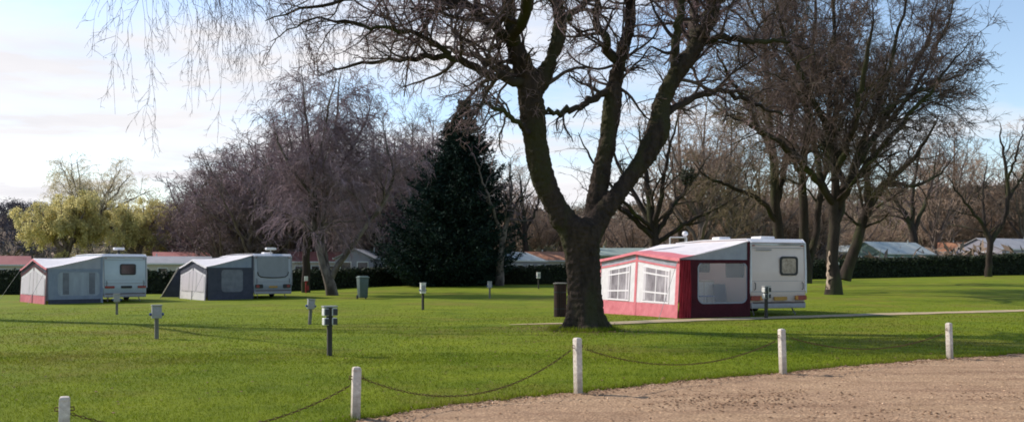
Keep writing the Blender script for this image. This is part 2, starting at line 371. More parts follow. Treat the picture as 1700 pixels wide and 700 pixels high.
def grow(rng, P, Rr, Ln, dens, t0, t1, ang, asd, lr, lmin, lmax, nseg, wander, trop, rr, rmin, nmin=1, up=0.0, rmax=9, lpow=.55):
    cnt = np.maximum(nmin, np.round(dens * Ln * rng.uniform(.7, 1.3, len(Ln)))).astype(int)
    pi = np.repeat(np.arange(len(Ln)), cnt); N_ = len(pi)
    t = t0 + (t1 - t0) * rng.uniform(0, 1, N_); n = P.shape[1]
    f = t * (n - 1); i0 = np.minimum(f.astype(int), n - 2); fr = (f - i0)[:, None]
    p = P[pi, i0] * (1 - fr) + P[pi, i0 + 1] * fr
    T = nrm(P[pi, i0 + 1] - P[pi, i0]); r0 = Rr[pi, i0] * (1 - fr[:, 0]) + Rr[pi, i0 + 1] * fr[:, 0]
    q = rng.normal(0, 1, (N_, 3)); q[:, 2] += up; q = nrm(q - T * (q * T).sum(1, keepdims=True))
    a = np.radians(rng.normal(ang, asd, N_))[:, None]
    d = nrm(np.cos(a) * T + np.sin(a) * q)
    ln = np.clip(lr * Ln[pi] * (1.15 - t) ** lpow * rng.uniform(.55, 1.25, N_), lmin, lmax)
    st = (ln / nseg)[:, None]; out = [p]
    trop = np.asarray(trop, float)
    for k in range(nseg):
        d = nrm(d + rng.normal(0, wander, (N_, 3)) + trop[None] * ((k + 1) / nseg))
        p = p + d * st; out.append(p)
    PP = np.stack(out, 1)
    rs = np.clip(r0 * rr, rmin, rmax); tap = np.linspace(1, .35, nseg + 1)
    RR = np.maximum(rs[:, None] * tap[None], rmin * .6)
    return PP, RR, ln
def build_tree(name, label, cat, loc, stems, levels, mats, seed, group=None, npts=22, trunk_levels=1, sides0=10, wob=.03, rz=0, extra=None):
    """stems: [(world points relative to loc, radii)]; levels: list of dicts for grow(); trunk = stems + first levels, crown = the rest"""
    rng = np.random.default_rng(seed)
    A = [resample(p, r, npts, rng, wob) for p, r in stems]
    P = np.stack([a[0] for a in A]); Rr = np.stack([a[1] for a in A]); Ln = np.linalg.norm(np.diff(P, axis=1), axis=2).sum(1)
    root = thing(name, label, cat, loc, rz, group)
    tv, tf, off = [], [], 0
    def add(lst_v, lst_f, P, Rr, s):
        V, Q = tubes(P, Rr, s); o = sum(len(v) for v in lst_v); lst_v.append(V); lst_f.append(Q + o)
    add(tv, tf, P, Rr, sides0)
    cv, cf = [], []; cv2, cf2 = [], []
    L_prev = (P, Rr, Ln)
    for i, lv in enumerate(levels):
        lv = dict(lv); s = lv.pop('sides', 3); fine = lv.pop('fine', False); also = lv.pop('also', 0)
        L_new = grow(rng, *L_prev, **lv)
        if i < trunk_levels: add(tv, tf, L_new[0], L_new[1], s)
        elif fine and len(mats) > 2: add(cv2, cf2, L_new[0], L_new[1], s)
        else: add(cv, cf, L_new[0], L_new[1], s)
        L_prev = L_new
    tk = link('trunk', np_mesh('trunk', np.concatenate(tv), np.concatenate(tf), True), mats[0], root)
    cr = link('crown', np_mesh('crown', np.concatenate(cv), np.concatenate(cf), True), mats[1], root)
    if cv2: link('twigs', np_mesh('twigs', np.concatenate(cv2), np.concatenate(cf2), True), mats[2], cr)
    return root
def px_stem(pts, Y, loc):
    return [tuple(np.array(W(px, py, Y + (rest[0] if rest else 0))) - np.array(loc)) for px, py, *rest in pts]

# ================================================================== GROUND, ROAD, PATH, GRASS
def sheet_grid(xs, ys):
    X, Y = np.meshgrid(xs, ys); Z = ground(X, Y)
    V = np.stack([X, Y, Z], -1).reshape(-1, 3); nx, ny = len(xs), len(ys)
    i = np.arange(nx * ny).reshape(ny, nx)
    return V, np.stack([i[:-1, :-1], i[:-1, 1:], i[1:, 1:], i[1:, :-1]], -1).reshape(-1, 4)
xs = np.unique(np.concatenate([np.arange(-40, 40.1, 1.0), np.sign(np.linspace(-1, 1, 81)) * (40 + 1160 * np.abs(np.linspace(-1, 1, 81)) ** 2.2)]))
ys = np.unique(np.concatenate([np.arange(-10, 70.1, 1.0), 70 + 1500 * np.linspace(0, 1, 60) ** 2.2, -10 - 120 * np.linspace(0, 1, 12) ** 2]))
V, Q = sheet_grid(xs, ys)
g = link('ground', np_mesh('ground', V, Q, True), M['lawn']); tag(g, kind='structure')

# gravel road: its grass-side edge follows the posts
rngg = np.random.default_rng(3)
edge_px = [(610, 700), (782, 671), (950, 656), (1100, 640), (1298, 620), (1580, 596), (1700, 589)]
E = [np.array(base(a, b)[:2]) for a, b in edge_px]
d0 = nrm(E[0] - E[1]); d1 = nrm(E[-1] - E[-2])
E = [E[0] + d0 * 40 + np.array([0, -3.]), E[0] + d0 * 6] + E + [E[-1] + d1 * 8, E[-1] + d1 * 45 + np.array([0, 6.])]
E = np.array(E); el = np.r_[0, np.cumsum(np.linalg.norm(np.diff(E, axis=0), axis=1))]
tt = np.concatenate([np.arange(0, el[1], .8), np.arange(el[1], el[-2], .06), np.arange(el[-2], el[-1], .8)])
edge = np.stack([np.interp(tt, el, E[:, 0]), np.interp(tt, el, E[:, 1])], 1)
ker = np.ones(25) / 25
for k in range(2): edge[12:-12, k] = np.convolve(edge[:, k], ker, 'valid')
tg = nrm(np.gradient(edge, axis=0)); nrm_e = np.stack([tg[:, 1], -tg[:, 0]], 1)          # points towards the road
jit = np.convolve(rngg.normal(0, 1, len(edge)), np.ones(4) / 4, 'same') * .07 + np.convolve(rngg.normal(0, 1, len(edge)), np.ones(30) / 30, 'same') * .25
wd = np.concatenate([[0, .08, .2, .4], np.linspace(.7, 8.5, 22)])
RX = edge[:, None] + nrm_e[:, None] * (wd[None, :, None] + jit[:, None, None] * np.exp(-wd * 2)[None, :, None])
RZ = ground(RX[..., 0], RX[..., 1]) + .018 + rngg.normal(0, .006, RX.shape[:2])
i = np.arange(RX.shape[0] * RX.shape[1]).reshape(RX.shape[:2])
V = np.concatenate([RX, RZ[..., None]], -1).reshape(-1, 3)
Q = np.stack([i[:-1, :-1], i[:-1, 1:], i[1:, 1:], i[1:, :-1]], -1).reshape(-1, 4)[:, ::-1]
tag(link('road', np_mesh('road', V, Q, True), M['gravel']), kind='structure')
def road_side(x, y):
    """signed distance: positive on the gravel"""
    p = np.stack([x, y], 1); out = np.empty(len(p))
    es, ns = edge[::4], nrm_e[::4]
    for k in range(0, len(p), 20000):
        d = p[k:k+20000, None] - es[None]; j = (d ** 2).sum(2).argmin(1)
        out[k:k+20000] = (d[np.arange(len(j)), j] * ns[j]).sum(1)
    return out
# sandy track in front of the right caravan
pp = [(845, 545, 534.5), (930, 542, 533), (1010, 540.5, 533.5), (1130, 535, 529), (1250, 531, 526.5), (1400, 526, 522), (1550, 521.5, 517.5), (1680, 517.5, 514.5), (1850, 512, 509.5)]
A = np.array([base(a, b)[:2] for a, b, c in pp]); Bq = np.array([base(a, c)[:2] for a, b, c in pp])
mid = (A + Bq) / 2; wdt = np.clip(np.linalg.norm(A - Bq, axis=1) * .5, .25, .52)
l = np.r_[0, np.cumsum(np.linalg.norm(np.diff(mid, axis=0), axis=1))]; t_ = np.arange(0, l[-1], .25)
mid = np.stack([np.interp(t_, l, mid[:, 0]), np.interp(t_, l, mid[:, 1])], 1); wdt = np.interp(t_, l, wdt)
tg = nrm(np.gradient(mid, axis=0)); nn = np.stack([-tg[:, 1], tg[:, 0]], 1)
wdt = wdt * (1 + np.convolve(rngg.normal(0, 1, len(mid)), np.ones(5) / 5, 'same') * .3)
wdt[:12] *= np.linspace(.15, 1, 12)
PXY = mid[:, None] + nn[:, None] * (np.linspace(-1, 1, 5)[None, :, None] * wdt[:, None, None])
PZ = ground(PXY[..., 0], PXY[..., 1]) + .02
i = np.arange(PZ.size).reshape(PZ.shape)
tag(link('path', np_mesh('path', np.concatenate([PXY, PZ[..., None]], -1).reshape(-1, 3), np.stack([i[:-1, :-1], i[1:, :-1], i[1:, 1:], i[:-1, 1:]], -1).reshape(-1, 4), True), M['path']), kind='structure')
path_pts = mid.copy()

# grass blades (short lawn) where they show larger than a pixel
def blades(n, y0, y1, hmin, hmax, w, seed, pw=1.0):
    r = np.random.default_rng(seed)
    u = r.uniform(0, 1, n); y = y0 * (y1 / y0) ** (u ** pw); x = (r.uniform(-1, 1, n)) * (.62 * y + .5)
    keep = road_side(x, y) < -.01 - np.abs(r.normal(0, .05, n)); x, y = x[keep], y[keep]
    d = np.min((x[:, None] - path_pts[None, ::3, 0]) ** 2 + (y[:, None] - path_pts[None, ::3, 1]) ** 2, 1) > .5
    x, y = x[d], y[d]; n = len(x)
    h = r.uniform(hmin, hmax, n) * (1 + .22 * np.sin(x * 1.7 + np.sin(y * 1.1) * 2) * np.sin(y * 1.3)); a = r.uniform(0, 6.283, n); ln = r.normal(0, .6, (n, 2)) * h[:, None]
    h *= np.clip((52 - y) / 30, .12, 1); z = ground(x, y) - .004
    wv = np.stack([np.cos(a), np.sin(a)], 1) * (w * y / 12 * r.uniform(.6, 1.4, n))[:, None]
    V = np.empty((n, 3, 3))
    V[:, 0] = np.stack([x - wv[:, 0], y - wv[:, 1], z], 1); V[:, 1] = np.stack([x + wv[:, 0], y + wv[:, 1], z], 1)
    V[:, 2] = np.stack([x + ln[:, 0], y + ln[:, 1], z + h], 1)
    return V.reshape(-1, 3)
bl = [blades(170000, 7.5, 17, .012, .045, .0045, 1), blades(130000, 15, 48, .018, .045, .006, 2)]
# longer unmown fringe along the road edge
r = np.random.default_rng(9); n = 26000
k = r.integers(0, len(edge), n); o = -np.abs(r.normal(0, .09, n)) - .005
x = edge[k, 0] + nrm_e[k, 0] * (o + jit[k]); y = edge[k, 1] + nrm_e[k, 1] * (o + jit[k]); z = ground(x, y)
h = r.uniform(.03, .10, n); a = r.uniform(0, 6.28, n); w = .005
V = np.empty((n, 3, 3)); V[:, 0] = np.stack([x - w * np.cos(a), y - w * np.sin(a), z], 1); V[:, 1] = np.stack([x + w * np.cos(a), y + w * np.sin(a), z], 1)
V[:, 2] = np.stack([x + r.normal(0, .4, n) * h, y + r.normal(0, .4, n) * h, z + h], 1); bl.append(V.reshape(-1, 3))
n = 2600; a0 = r.uniform(0, 6.283, n); rr0 = .66 + np.abs(r.normal(0, .16, n)); x = W(970, 548, 23.4)[0] + rr0 * np.cos(a0); y = 23.4 + rr0 * np.sin(a0); z = ground(x, y); h = r.uniform(.04, .17, n) * np.clip(1.9 - rr0, .3, 1); a = r.uniform(0, 6.28, n); w = .008
V = np.empty((n, 3, 3)); V[:, 0] = np.stack([x - w * np.cos(a), y - w * np.sin(a), z], 1); V[:, 1] = np.stack([x + w * np.cos(a), y + w * np.sin(a), z], 1)
V[:, 2] = np.stack([x + r.normal(0, .35, n) * h, y + r.normal(0, .35, n) * h, z + h], 1); bl.append(V.reshape(-1, 3))
Va = np.concatenate(bl); tag(link('grass', np_mesh('grass', Va, np.arange(len(Va)).reshape(-1, 3)), M['blades']), kind='stuff')

# loose stones and dead leaves along the gravel edge
def scatter_poly(n, pos, size, seed, flat=.6):
    r = np.random.default_rng(seed)
    o = np.array([[1, 0, 0], [-1, 0, 0], [0, 1, 0], [0, -1, 0], [0, 0, 1], [0, 0, -1.]])
    f = np.array([[0, 2, 4], [2, 1, 4], [1, 3, 4], [3, 0, 4], [2, 0, 5], [1, 2, 5], [3, 1, 5], [0, 3, 5]])
    a = r.uniform(0, 6.28, n); c, s = np.cos(a), np.sin(a)
    v = o[None] * (size[:, None, None] * r.uniform(.6, 1.3, (n, 6, 1))) * np.array([1, 1, flat])
    x = v[..., 0] * c[:, None] - v[..., 1] * s[:, None]; y = v[..., 0] * s[:, None] + v[..., 1] * c[:, None]
    V = np.stack([x, y, v[..., 2]], -1) + pos[:, None]
    return V.reshape(-1, 3), (f[None] + (np.arange(n) * 6)[:, None, None]).reshape(-1, 3)
r = np.random.default_rng(5); n = 9000
ok_e = np.where((edge[:, 1] > 5) & (edge[:, 1] < 24))[0]
k = r.choice(ok_e, n); o = np.where(r.uniform(0, 1, n) < .6, np.abs(r.normal(0, .22, n)) - .05, r.uniform(0, 5.5, n))
x = edge[k, 0] + nrm_e[k, 0] * (o + jit[k]); y = edge[k, 1] + nrm_e[k, 1] * (o + jit[k])
sz = np.clip(r.lognormal(-4.75, .45, n), .004, .026); pos = np.stack([x, y, ground(x, y) + .02], 1)
ctr = [base(1215, 664), base(1240, 672), base(1475, 690), base(1180, 675), base(1660, 660), base(1290, 655)]
cx = np.concatenate([r.normal(c[0], .6, 110) for c in ctr]); cy = np.concatenate([r.normal(c[1], .22, 110) for c in ctr])
deb = np.stack([cx, cy, ground(cx, cy) + .024], 1)
V, f = scatter_poly(len(sz), pos, sz, 6); tag(link('gravel_stones', np_mesh('gravel_stones', V, f), M['stone']), kind='stuff')
n = 4200; k = r.choice(ok_e, n); o = r.normal(.02, .16, n)
x = edge[k, 0] + nrm_e[k, 0] * (o + jit[k]); y = edge[k, 1] + nrm_e[k, 1] * (o + jit[k]); x[:700] = r.uniform(-8, 9, 700); y[:700] = r.uniform(9, 26, 700); aa = r.uniform(0, 6.283, 900); rq = .7 + np.abs(r.normal(0, .9, 900)); x[700:1600] = 1.9 + rq * np.cos(aa); y[700:1600] = 23.4 + rq * np.sin(aa)
pl = np.concatenate([np.stack([x, y, ground(x, y) + .03], 1), deb]); V, f = scatter_poly(len(pl), pl, r.uniform(.009, .026, len(pl)), 8, .3)
tag(link('dead_leaves', np_mesh('dead_leaves', V, f), M['leaf_dead']), kind='stuff')

# ================================================================== WHITE POSTS AND CHAINS
GP = 'white posts along the gravel edge'
posts = []
def post(px, py_top, Y, lean, label, w=.086, hexa=0):
    x = (px - CX) / F * Y; g_ = gz(x, Y); top = CZ + (HY - py_top) / F * Y; h = top - g_
    t = thing('chain_post', label, 'post', (x, Y, g_), R(random.uniform(18, 40)), GP)
    t.rotation_euler = (R(lean[0]), R(lean[1]), t.rotation_euler.z)
    b = B(); a = w / 2
    b.box((0, 0, (h - .04) / 2 - .06), (w, w, h - .04 + .12), .006)
    # weathered chamfered head
    b2 = B(); prof = [(1, h - .042), (1.0, h - .025), (.80, h - .006), (.45, h)]
    rows = [[(sx * a * k * .985, sy * a * k * .985, z) for sx, sy in ((-1, -1), (1, -1), (1, 1), (-1, 1), (-1, -1))] for k, z in prof]
    b2.grid(rows); b2.poly(rows[-1][:4])
    sh = b.obj('shaft', M['white_paint'], t, smooth=40)
    b2.obj('cap', M['white_paint'], t)
    for sx in (-1, 1): B().tube([(sx * a * .9, 0, h - .10), (sx * (a + .03), 0, h - .095), (sx * (a + .035), 0, h - .125), (sx * a * .9, 0, h - .13)], .006, 6).obj('staple', M['chain'], t, rz=-t.rotation_euler.z + R(25))
    posts.append((x, Y, g_, h)); return t
post(106, 657, 7.9, (1, .8), 'short white post at lower left, cut off by the photo bottom', .09)
post(590, 608, 9.38, (1.5, 1.1), 'pinkish white post beside the near end of the gravel', .088)
post(960, 560, 11.32, (-1, -.5), 'tallest white post, standing before the big oak')
post(1300, 545, 13.46, (0, -2.2), 'slightly leaning white post before the large caravan')
post(1577, 535, 15.7, (0, -3.0), 'small stained white post nearest the right edge')
def chain(p, q, sag, label):
    p, q = Vector(p), Vector(q); n = int((q - p).length * 1.06 / .042); me_v, me_f = [], []
    pts = [p.lerp(q, k / n) - Vector((0, 0, sag * 4 * (k / n) * (1 - k / n))) for k in range(n + 1)]
    b = B()
    for k in range(n):
        a_, c_ = pts[k], pts[k + 1]; t = (c_ - a_).normalized(); s_ = t.cross(Vector((0, 0, 1))).normalized(); u = s_ if k % 2 else s_.cross(t).normalized()
        m_ = (a_ + c_) / 2; hl = .029; hw = .0105
        loop = [m_ + t * hl * math.cos(6.2832 * j / 8) * 1.0 + u * hw * math.sin(6.2832 * j / 8) for j in range(8)]
        nv = t.cross(u)
        rings = []
        for j in range(8):
            rad = (loop[j] - m_).normalized()
            rings.append([b.bm.verts.new(loop[j] + (rad * math.cos(x_) + nv * math.sin(x_)) * .0042) for x_ in (0, 1.5708, 3.1416, 4.7124)])
        for j in range(8):
            for i_ in range(4): b.bm.faces.new((rings[j][i_], rings[j][(i_+1) % 4], rings[(j+1) % 8][(i_+1) % 4], rings[(j+1) % 8][i_]))
    o = b.obj('chain', M['chain'], smooth=60); tag(o, label, 'chain', 'rusty chains between the white posts')
chain(W(118, 686, 7.95), W(580, 640, 9.3), .30, 'rusty chain sagging between the two left posts out of frame')
chain(W(601, 627, 9.42), W(947, 581, 11.25), .36, 'long rusty chain hanging between pinkish post and tallest post')
chain(W(972, 579, 11.38), W(1287, 566, 13.4), .27, 'rusty chain hanging between tallest post and leaning post')
chain(W(1312, 560, 13.52), W(1566, 553, 15.6), .22, 'rightmost rusty chain, hanging before the shaded grass')

# ================================================================== ELECTRIC HOOK-UP POSTS
GH = 'electric hook-up posts on the lawn'
def hookup(px, py, top, label, rz=0, style=0, Y=None, w=.27, lean=0):
    x, Y_, z = base(px, py)
    if Y: Y_ = Y; x = (px - CX) / F * Y; z = gz(x, Y)
    h = CZ + (HY - top) / F * Y_ - z
    t = thing('hookup_post', label, 'hookup post', (x, Y_, z), rz, GH); t.rotation_euler = (0, R(lean), rz)
    w *= .86; d = w * .62; bh = min(.42, h * .38)
    B().box((0, 0, (h - bh) / 2 + .01), (.085, .085, h - bh + .06), .008).obj('post', M['post_wood' if style in (0, 2) else 'post_grey'], t)
    body = 'box_white' if style == 2 else 'box_grey'
    if style == 0:       # two white sockets boxes strapped either side of a dark post
        B().box((0, 0, h - bh / 2 - .02), (.10, .10, bh), .008).obj('post_head', M['post_wood'], t)
        B().box((0, 0, h - .015), (w * 1.05, .17, .03), .008).obj('cap', M['box_grey'], t)
        for sx in (-1, 1):
            c = B().box((sx * (w * .30), 0, h - bh * .27 - .02), (w * .38, .15, bh * .40), .012).obj('socket_box', M['box_white'], t)
            B().box((sx * (w * .30) + .012, -.082, h - bh * .27 - .02), (w * .33, .02, bh * .34), .005).obj('socket', M['socket'], c)  # cover fills most of the front, painting it as the shaded side
            c = B().box((sx * (w * .30), 0, h - bh * .77 - .02), (w * .36, .14, bh * .38), .012).obj('socket_box', M['box_white'], t)
            B().box((sx * (w * .30) + .012, -.077, h - bh * .77 - .02), (w * .31, .02, bh * .32), .005).obj('socket', M['socket'], c)  # lower box front, its shade likewise in the dark cover
    else:
        c = B().box((0, 0, h - bh / 2), (w, d, bh), .015).obj('cabinet', M[body], t)
        B().box((0, -.01, h + .012), (w * 1.1, d * 1.18, .025), .006).obj('lid', M[body], t)
        B().box((w * .0, -d / 2 - .006, h - bh * .5), (w * .74, .012, bh * .62), .004).obj('door', M['trim_grey'], c)
        for sx in (-1, 1):
            B().lathe([(.0, 0), (.032, 0), (.036, .03), (.03, .05), (.0, .05)], 12, 'x', (sx * w * .5 if sx > 0 else -w * .5 - .05, 0, h - bh * .68)).obj('socket', M['socket_blue'], c)
    return t
hookup(547, 590, 507, 'nearest hook-up post, white sockets strapped to a dark timber', R(28), 0, w=.30)
hookup(260, 562, 507, 'grey cabinet hook-up post alone at left of the lawn', R(30), 1, w=.25)
hookup(514, 538, 497, 'small leaning grey hook-up post just behind the nearest one', R(30), 1, w=.24, lean=4)
hookup(702, 514, 470, 'pale cream hook-up post with lit left side before the conifer', R(30), 2, w=.25)
hookup(813, 495, 467, 'little dark hook-up post in tree shade right of the conifer', R(20), 1, w=.26)
hookup(894, 479, 452, 'far bluish white hook-up post near hedge, left of oak trunk', R(20), 2, w=.30)
hookup(1272, 529, 474, 'white and grey hook-up post directly before the large caravan', R(25), 0, Y=28.9, w=.30)
hookup(194, 522, 488, 'thin hook-up post before the leftmost caravan', R(25), 1, w=.24)

# wheelie bin
x, Y, z = base(602, 496)
t = thing('wheelie_bin', 'grey green wheelie bin on lawn between birch and conifer', 'wheelie bin', (x, Y, z), R(25))
s = 1.22
B().box((0, 0, .52 * s), (.36 * s, .44 * s, .9 * s), .03, taper=(1.22, 1.25)).obj('body', M['bin_green'], t, smooth=40)
lb = B(); lb.box((0, -.02, 1.0 * s), (.48 * s, .60 * s, .05), .02); lb.box((0, -.02, 1.04 * s), (.40 * s, .48 * s, .05), .02); lb.obj('lid', M['bin_lid'], t, smooth=40)
B().tube([(-.19 * s, .33 * s, .95 * s), (.19 * s, .33 * s, .95 * s)], .02, 8).obj('handle', M['bin_green'], t)
for sx in (-1, 1): B().lathe([(.05, -.02), (.10 * s, -.02), (.10 * s, .03), (.05, .03)], 16, 'x', (sx * .20 * s, .22 * s, .1 * s)).obj('wheel', M['tyre'], t)

# timber litter bin half hidden by the oak trunk
Y = 31.0; x = (930 - CX) / F * Y; z = gz(x, Y)
t = thing('litter_bin', 'brown timber slatted litter bin half hidden behind oak trunk', 'litter bin', (x, Y, z)); h = CZ + (HY - 471) / F * Y - z
B().lathe([(.0, .02), (.18, .02), (.19, h - .1), (.16, h - .1), (.0, h - .3)], 18).obj('liner', M['black'], t)
b = B()
for k in range(16):
    a = 6.2832 * k / 16; b.box((.205 * math.cos(a), .205 * math.sin(a), h / 2), (.03, .066, h), .006, Matrix.Rotation(a, 3, 'Z'))
b.obj('slats', M['bin_wood'], t)
B().lathe([(.17, h), (.245, h), (.25, h + .03), (.17, h + .05)], 20).obj('rim', M['post_grey'], t)
for zz in (.25, .75):
    B().lathe([(.222, h * zz - .02), (.228, h * zz - .02), (.228, h * zz + .02), (.222, h * zz + .02)], 20).obj('band', M['black'], t)

# fire point: red post carrying a small white box
x, Y, z = base(508, 486)
t = thing('fire_point', 'red post with small white sign box beside dark trunk', 'fire point', (x, Y, z), R(20)); h = CZ + (HY - 457) / F * Y - z
B().box((0, 0, h * .45), (.10, .10, h * .92), .01).obj('post', M['red_post'], t)
c = B().box((0, -.08, h * .82), (.24, .10, .34), .015).obj('sign_box', M['box_white'], t)
B().box((0, -.135, h * .66), (.20, .012, .10), .004).obj('red_band', M['red_post'], c)
B().lathe([(.0, .12), (.06, .12), (.065, .16), (.065, .42), (.02, .48), (.02, .53), (.0, .53)], 14, 'z', (.13, -.02, .05)).obj('extinguisher', M['red_post'], t, smooth=40)
# thin marker stake before the right hedge
x, Y, z = base(1666, 455)
t = thing('marker_stake', 'thin pale green stake standing before the right hedge', 'stake', (x, Y, z), .3)
B().box((0, 0, .5), (.09, .09, 1.0), .01).obj('shaft', M['mint'], t); B().box((0, 0, 1.03), (.11, .11, .07), .02).obj('cap', M['roof_pale'], t)
x, Y, z = base(1391, 468)
t = thing('marker_stake', 'white topped stake beside the big trunk behind large caravan', 'stake', (x, Y, z), .3)
B().box((0, 0, .75), (.10, .10, 1.5), .01).obj('shaft', M['post_grey'], t); B().box((0, 0, 1.55), (.26, .06, .22), .015).obj('plate', M['box_white'], t)

# ================================================================== TOURING CARAVANS AND AWNINGS
def rrect(cx, cz, w, h, rad, n=6):
    """rounded rectangle loop in the x-z plane, starting bottom right, counter-clockwise"""
    out = []
    for qx, qz, a0 in ((1, -1, -90), (1, 1, 0), (-1, 1, 90), (-1, -1, 180)):
        for k in range(n):
            a = R(a0 + 90 * k / (n - 1)); out.append((cx + qx * (w / 2 - rad) + rad * math.cos(a), cz + qz * (h / 2 - rad) + rad * math.sin(a)))
    return out
def plate(parent, name, m, loop, y, d=.012, bev=0.0):
    """flat shape on a rear face (facing -y)"""
    return B().prism([(x, y, z) for x, z in loop], (0, -d, 0), bev).obj(name, m, parent)
def ring(parent, name, m, lo, li, y, d=.02):
    b = B(); b.frame([(x, y - d, z) for x, z in lo], [(x, y - d, z) for x, z in li])
    b.frame([(x, y, z) for x, z in lo], [(x, y - d, z) for x, z in lo]); b.frame([(x, y - d, z) for x, z in li], [(x, y, z) for x, z in li])
    return b.obj(name, m, parent)
def caravan(name, label, loc, rz, skin, style, Wd=2.3, L=6.0, H=2.62):
    t = thing(name, label, 'caravan', loc, rz, 'touring caravans with awnings')
    zb = .42; hw = Wd / 2
    prof = [(.06, zb), (0, zb + .35), (.0, 1.5), (.05, H - .16), (.20, H - .03), (L * .5, H), (L - 1.1, H - .05), (L - .35, H - .55), (L, 1.25), (L - .05, zb + .1), (L - .5, zb)]
    B().prism([(-hw, y, z) for y, z in prof], (Wd, 0, 0), .055).obj('body', M[skin], t, smooth=35)
    rr = [(y, z) for y, z in prof[3:7]]
    rp = B(); rp.grid([[(x, y - (.03 if i == 0 else 0), z + .028 - (.03 if abs(x) > hw - .1 else 0)) for x in (-hw - .012, -hw + .1, 0, hw - .1, hw + .012)] for i, (y, z) in enumerate(rr)])
    rp.frame([(x, rr[0][0] - .03, rr[0][1] - .002) for x in (-hw - .012, 0, hw + .012)] , [(x, rr[0][0] - .03, rr[0][1] - .075) for x in (-hw - .012, 0, hw + .012)])
    rp.obj('roof', M['roof_white'], t)
    e = B()
    for sx in (-1, 1): e.tube([(sx * (hw + .006), y - .006 if i < 4 else y, z + .006) for i, (y, z) in enumerate(prof[1:7])], .018, 6)
    e.obj('awning_rail', M['roof_white' if style != 1 else 'trim_grey'], t)
    # skirt, bumper and chassis
    B().box((0, .035, zb - .06), (Wd * .97, .14, .20), .03).obj('bumper', M['trim_grey'], t, smooth=40)
    ch = B(); ch.box((-.55, L / 2, zb - .07), (.06, L - .4, .13)); ch.box((.55, L / 2, zb - .07), (.06, L - .4, .13)); ch.box((0, L * .48, .33), (1.9, .08, .08))
    for sx in (-1, 1): ch.tube([(sx * .55, L - .4, zb - .08), (0, L + 1.15, .44)], .035, 8)
    ch.tube([(0, L + 1.15, .44), (0, L + 1.35, .46)], .045, 8); ch.obj('chassis', M['steel'], t)
    for sx in (-1, 1):
        wh = B().lathe([(.14, -.09), (.29, -.09), (.325, -.05), (.325, .05), (.29, .09), (.14, .09)], 24, 'x', (sx * (hw - .14), L * .48, .325)).obj('wheel', M['tyre'], t, smooth=40)
        B().lathe([(.02, -.07), (.19, -.075), (.19, .075), (.02, .07)], 18, 'x', (sx * (hw - .14) + sx * .02, L * .48, .325)).obj('rim', M['rim'], wh)
        arch = [(L * .48 + .46 * math.cos(R(a)), zb + .42 * math.sin(R(a))) for a in range(0, 181, 15)]
        B().prism([(sx * (hw + .001), y, z) for y, z in arch], (sx * .012, 0, 0)).obj('wheel_arch', M['black'], t)
        for yy in (.45, L - .75):
            B().tube([(sx * .8, yy, zb - .05), (sx * .86, yy - .25 if yy < 1 else yy + .25, .03)], .025, 6).obj('corner_steady', M['steel'], t)
        # side windows
        for y0, y1, z0, z1 in ((.35, 1.45, 1.32, 1.98), (2.5, 3.3, 1.5, 2.0), (L - 2.0, L - 1.0, 1.32, 1.95)):
            lo = rrect((y0 + y1) / 2, (z0 + z1) / 2, y1 - y0, z1 - z0, .09)
            B().prism([(sx * (hw + .002), y, z) for y, z in lo], (sx * .02, 0, 0)).obj('side_window', M['glass'], t)
    # door on the awning side
    d = B().prism([(-hw - .002, y, z) for y, z in rrect(4.0, 1.35, .62, 1.72, .06)], (-.02, 0, 0)).obj('door', M[skin], t)
    B().prism([(-hw - .024, y, z) for y, z in rrect(4.0, 1.75, .40, .55, .06)], (-.012, 0, 0)).obj('door_window', M['glass'], d)
    # rear features common to all three: corner mouldings, grab handles, marker lights, seams
    for sx in (-1, 1):
        B().tube([(sx * (hw - .035), -.012, .86), (sx * (hw - .035), -.012, 1.5), (sx * (hw - .035), .03, H - .18)], .022, 6).obj('corner_moulding', M['trim_grey' if style else 'roof_white'], t)
        B().tube([(sx * .98, .0, .90), (sx * .98, -.06, .93), (sx * .98, -.06, 1.12), (sx * .98, .0, 1.15)], .014, 6).obj('grab_handle', M['black'], t)
        B().box((sx * 1.0, .035, H - .24), (.10, .05, .035), .01).obj('marker_light', M['red_lens'], t)
    plate(t, 'seam', M['trim_grey'], rrect(0, 1.20, 2.16, .012, .003), -.0, .005)
    plate(t, 'dirt_band', M['mud'], rrect(0, .46, 2.1, .05, .01), -.0, .05)
    if style == 0:      # large right caravan: one small framed window high on the right
        w = ring(t, 'rear_window', M['black'], rrect(.42, 1.72, .74, .66, .12), rrect(.42, 1.72, .60, .52, .08), -.001, .03)
        plate(w, 'pane', M['glass_lit'], rrect(.42, 1.72, .62, .54, .08), -.002, .012)
        plate(t, 'badge_strip', M['trim_grey'], rrect(-.60, 2.27, .62, .045, .01), -.0, .006)
        plate(t, 'trim_line', M['trim_grey'], rrect(0, 2.34, 2.1, .018, .005), .0, .008)
        plate(t, 'trim_line', M['trim_grey'], rrect(0, .84, 2.2, .022, .005), -.001, .01)
        plate(t, 'number_plate', M['plate'], rrect(.06, .60, .52, .12, .015), -.0, .055)
        for sx, m_ in ((-1, 'red_lens'), (1, 'red_lens')):
            c = plate(t, 'rear_light', M[m_], rrect(sx * .93, .62, .42, .16, .03), -.0, .05)
            plate(c, 'indicator', M['amber'], rrect(sx * .73, .62, .10, .14, .02), -.0, .054)
        B().box((0, .9, H + .05), (.6, .6, .10), .04).obj('roof_vent', M['roof_white'], t, smooth=40)
        B().box((-.6, 2.6, H + .07), (.5, .5, .12), .04).obj('roof_vent', M['roof_white'], t, smooth=40)
        a = B().tube([(-1.05, 4.4, H - .1), (-1.05, 4.4, H + .24)], .015, 6).obj('aerial', M['steel'], t)
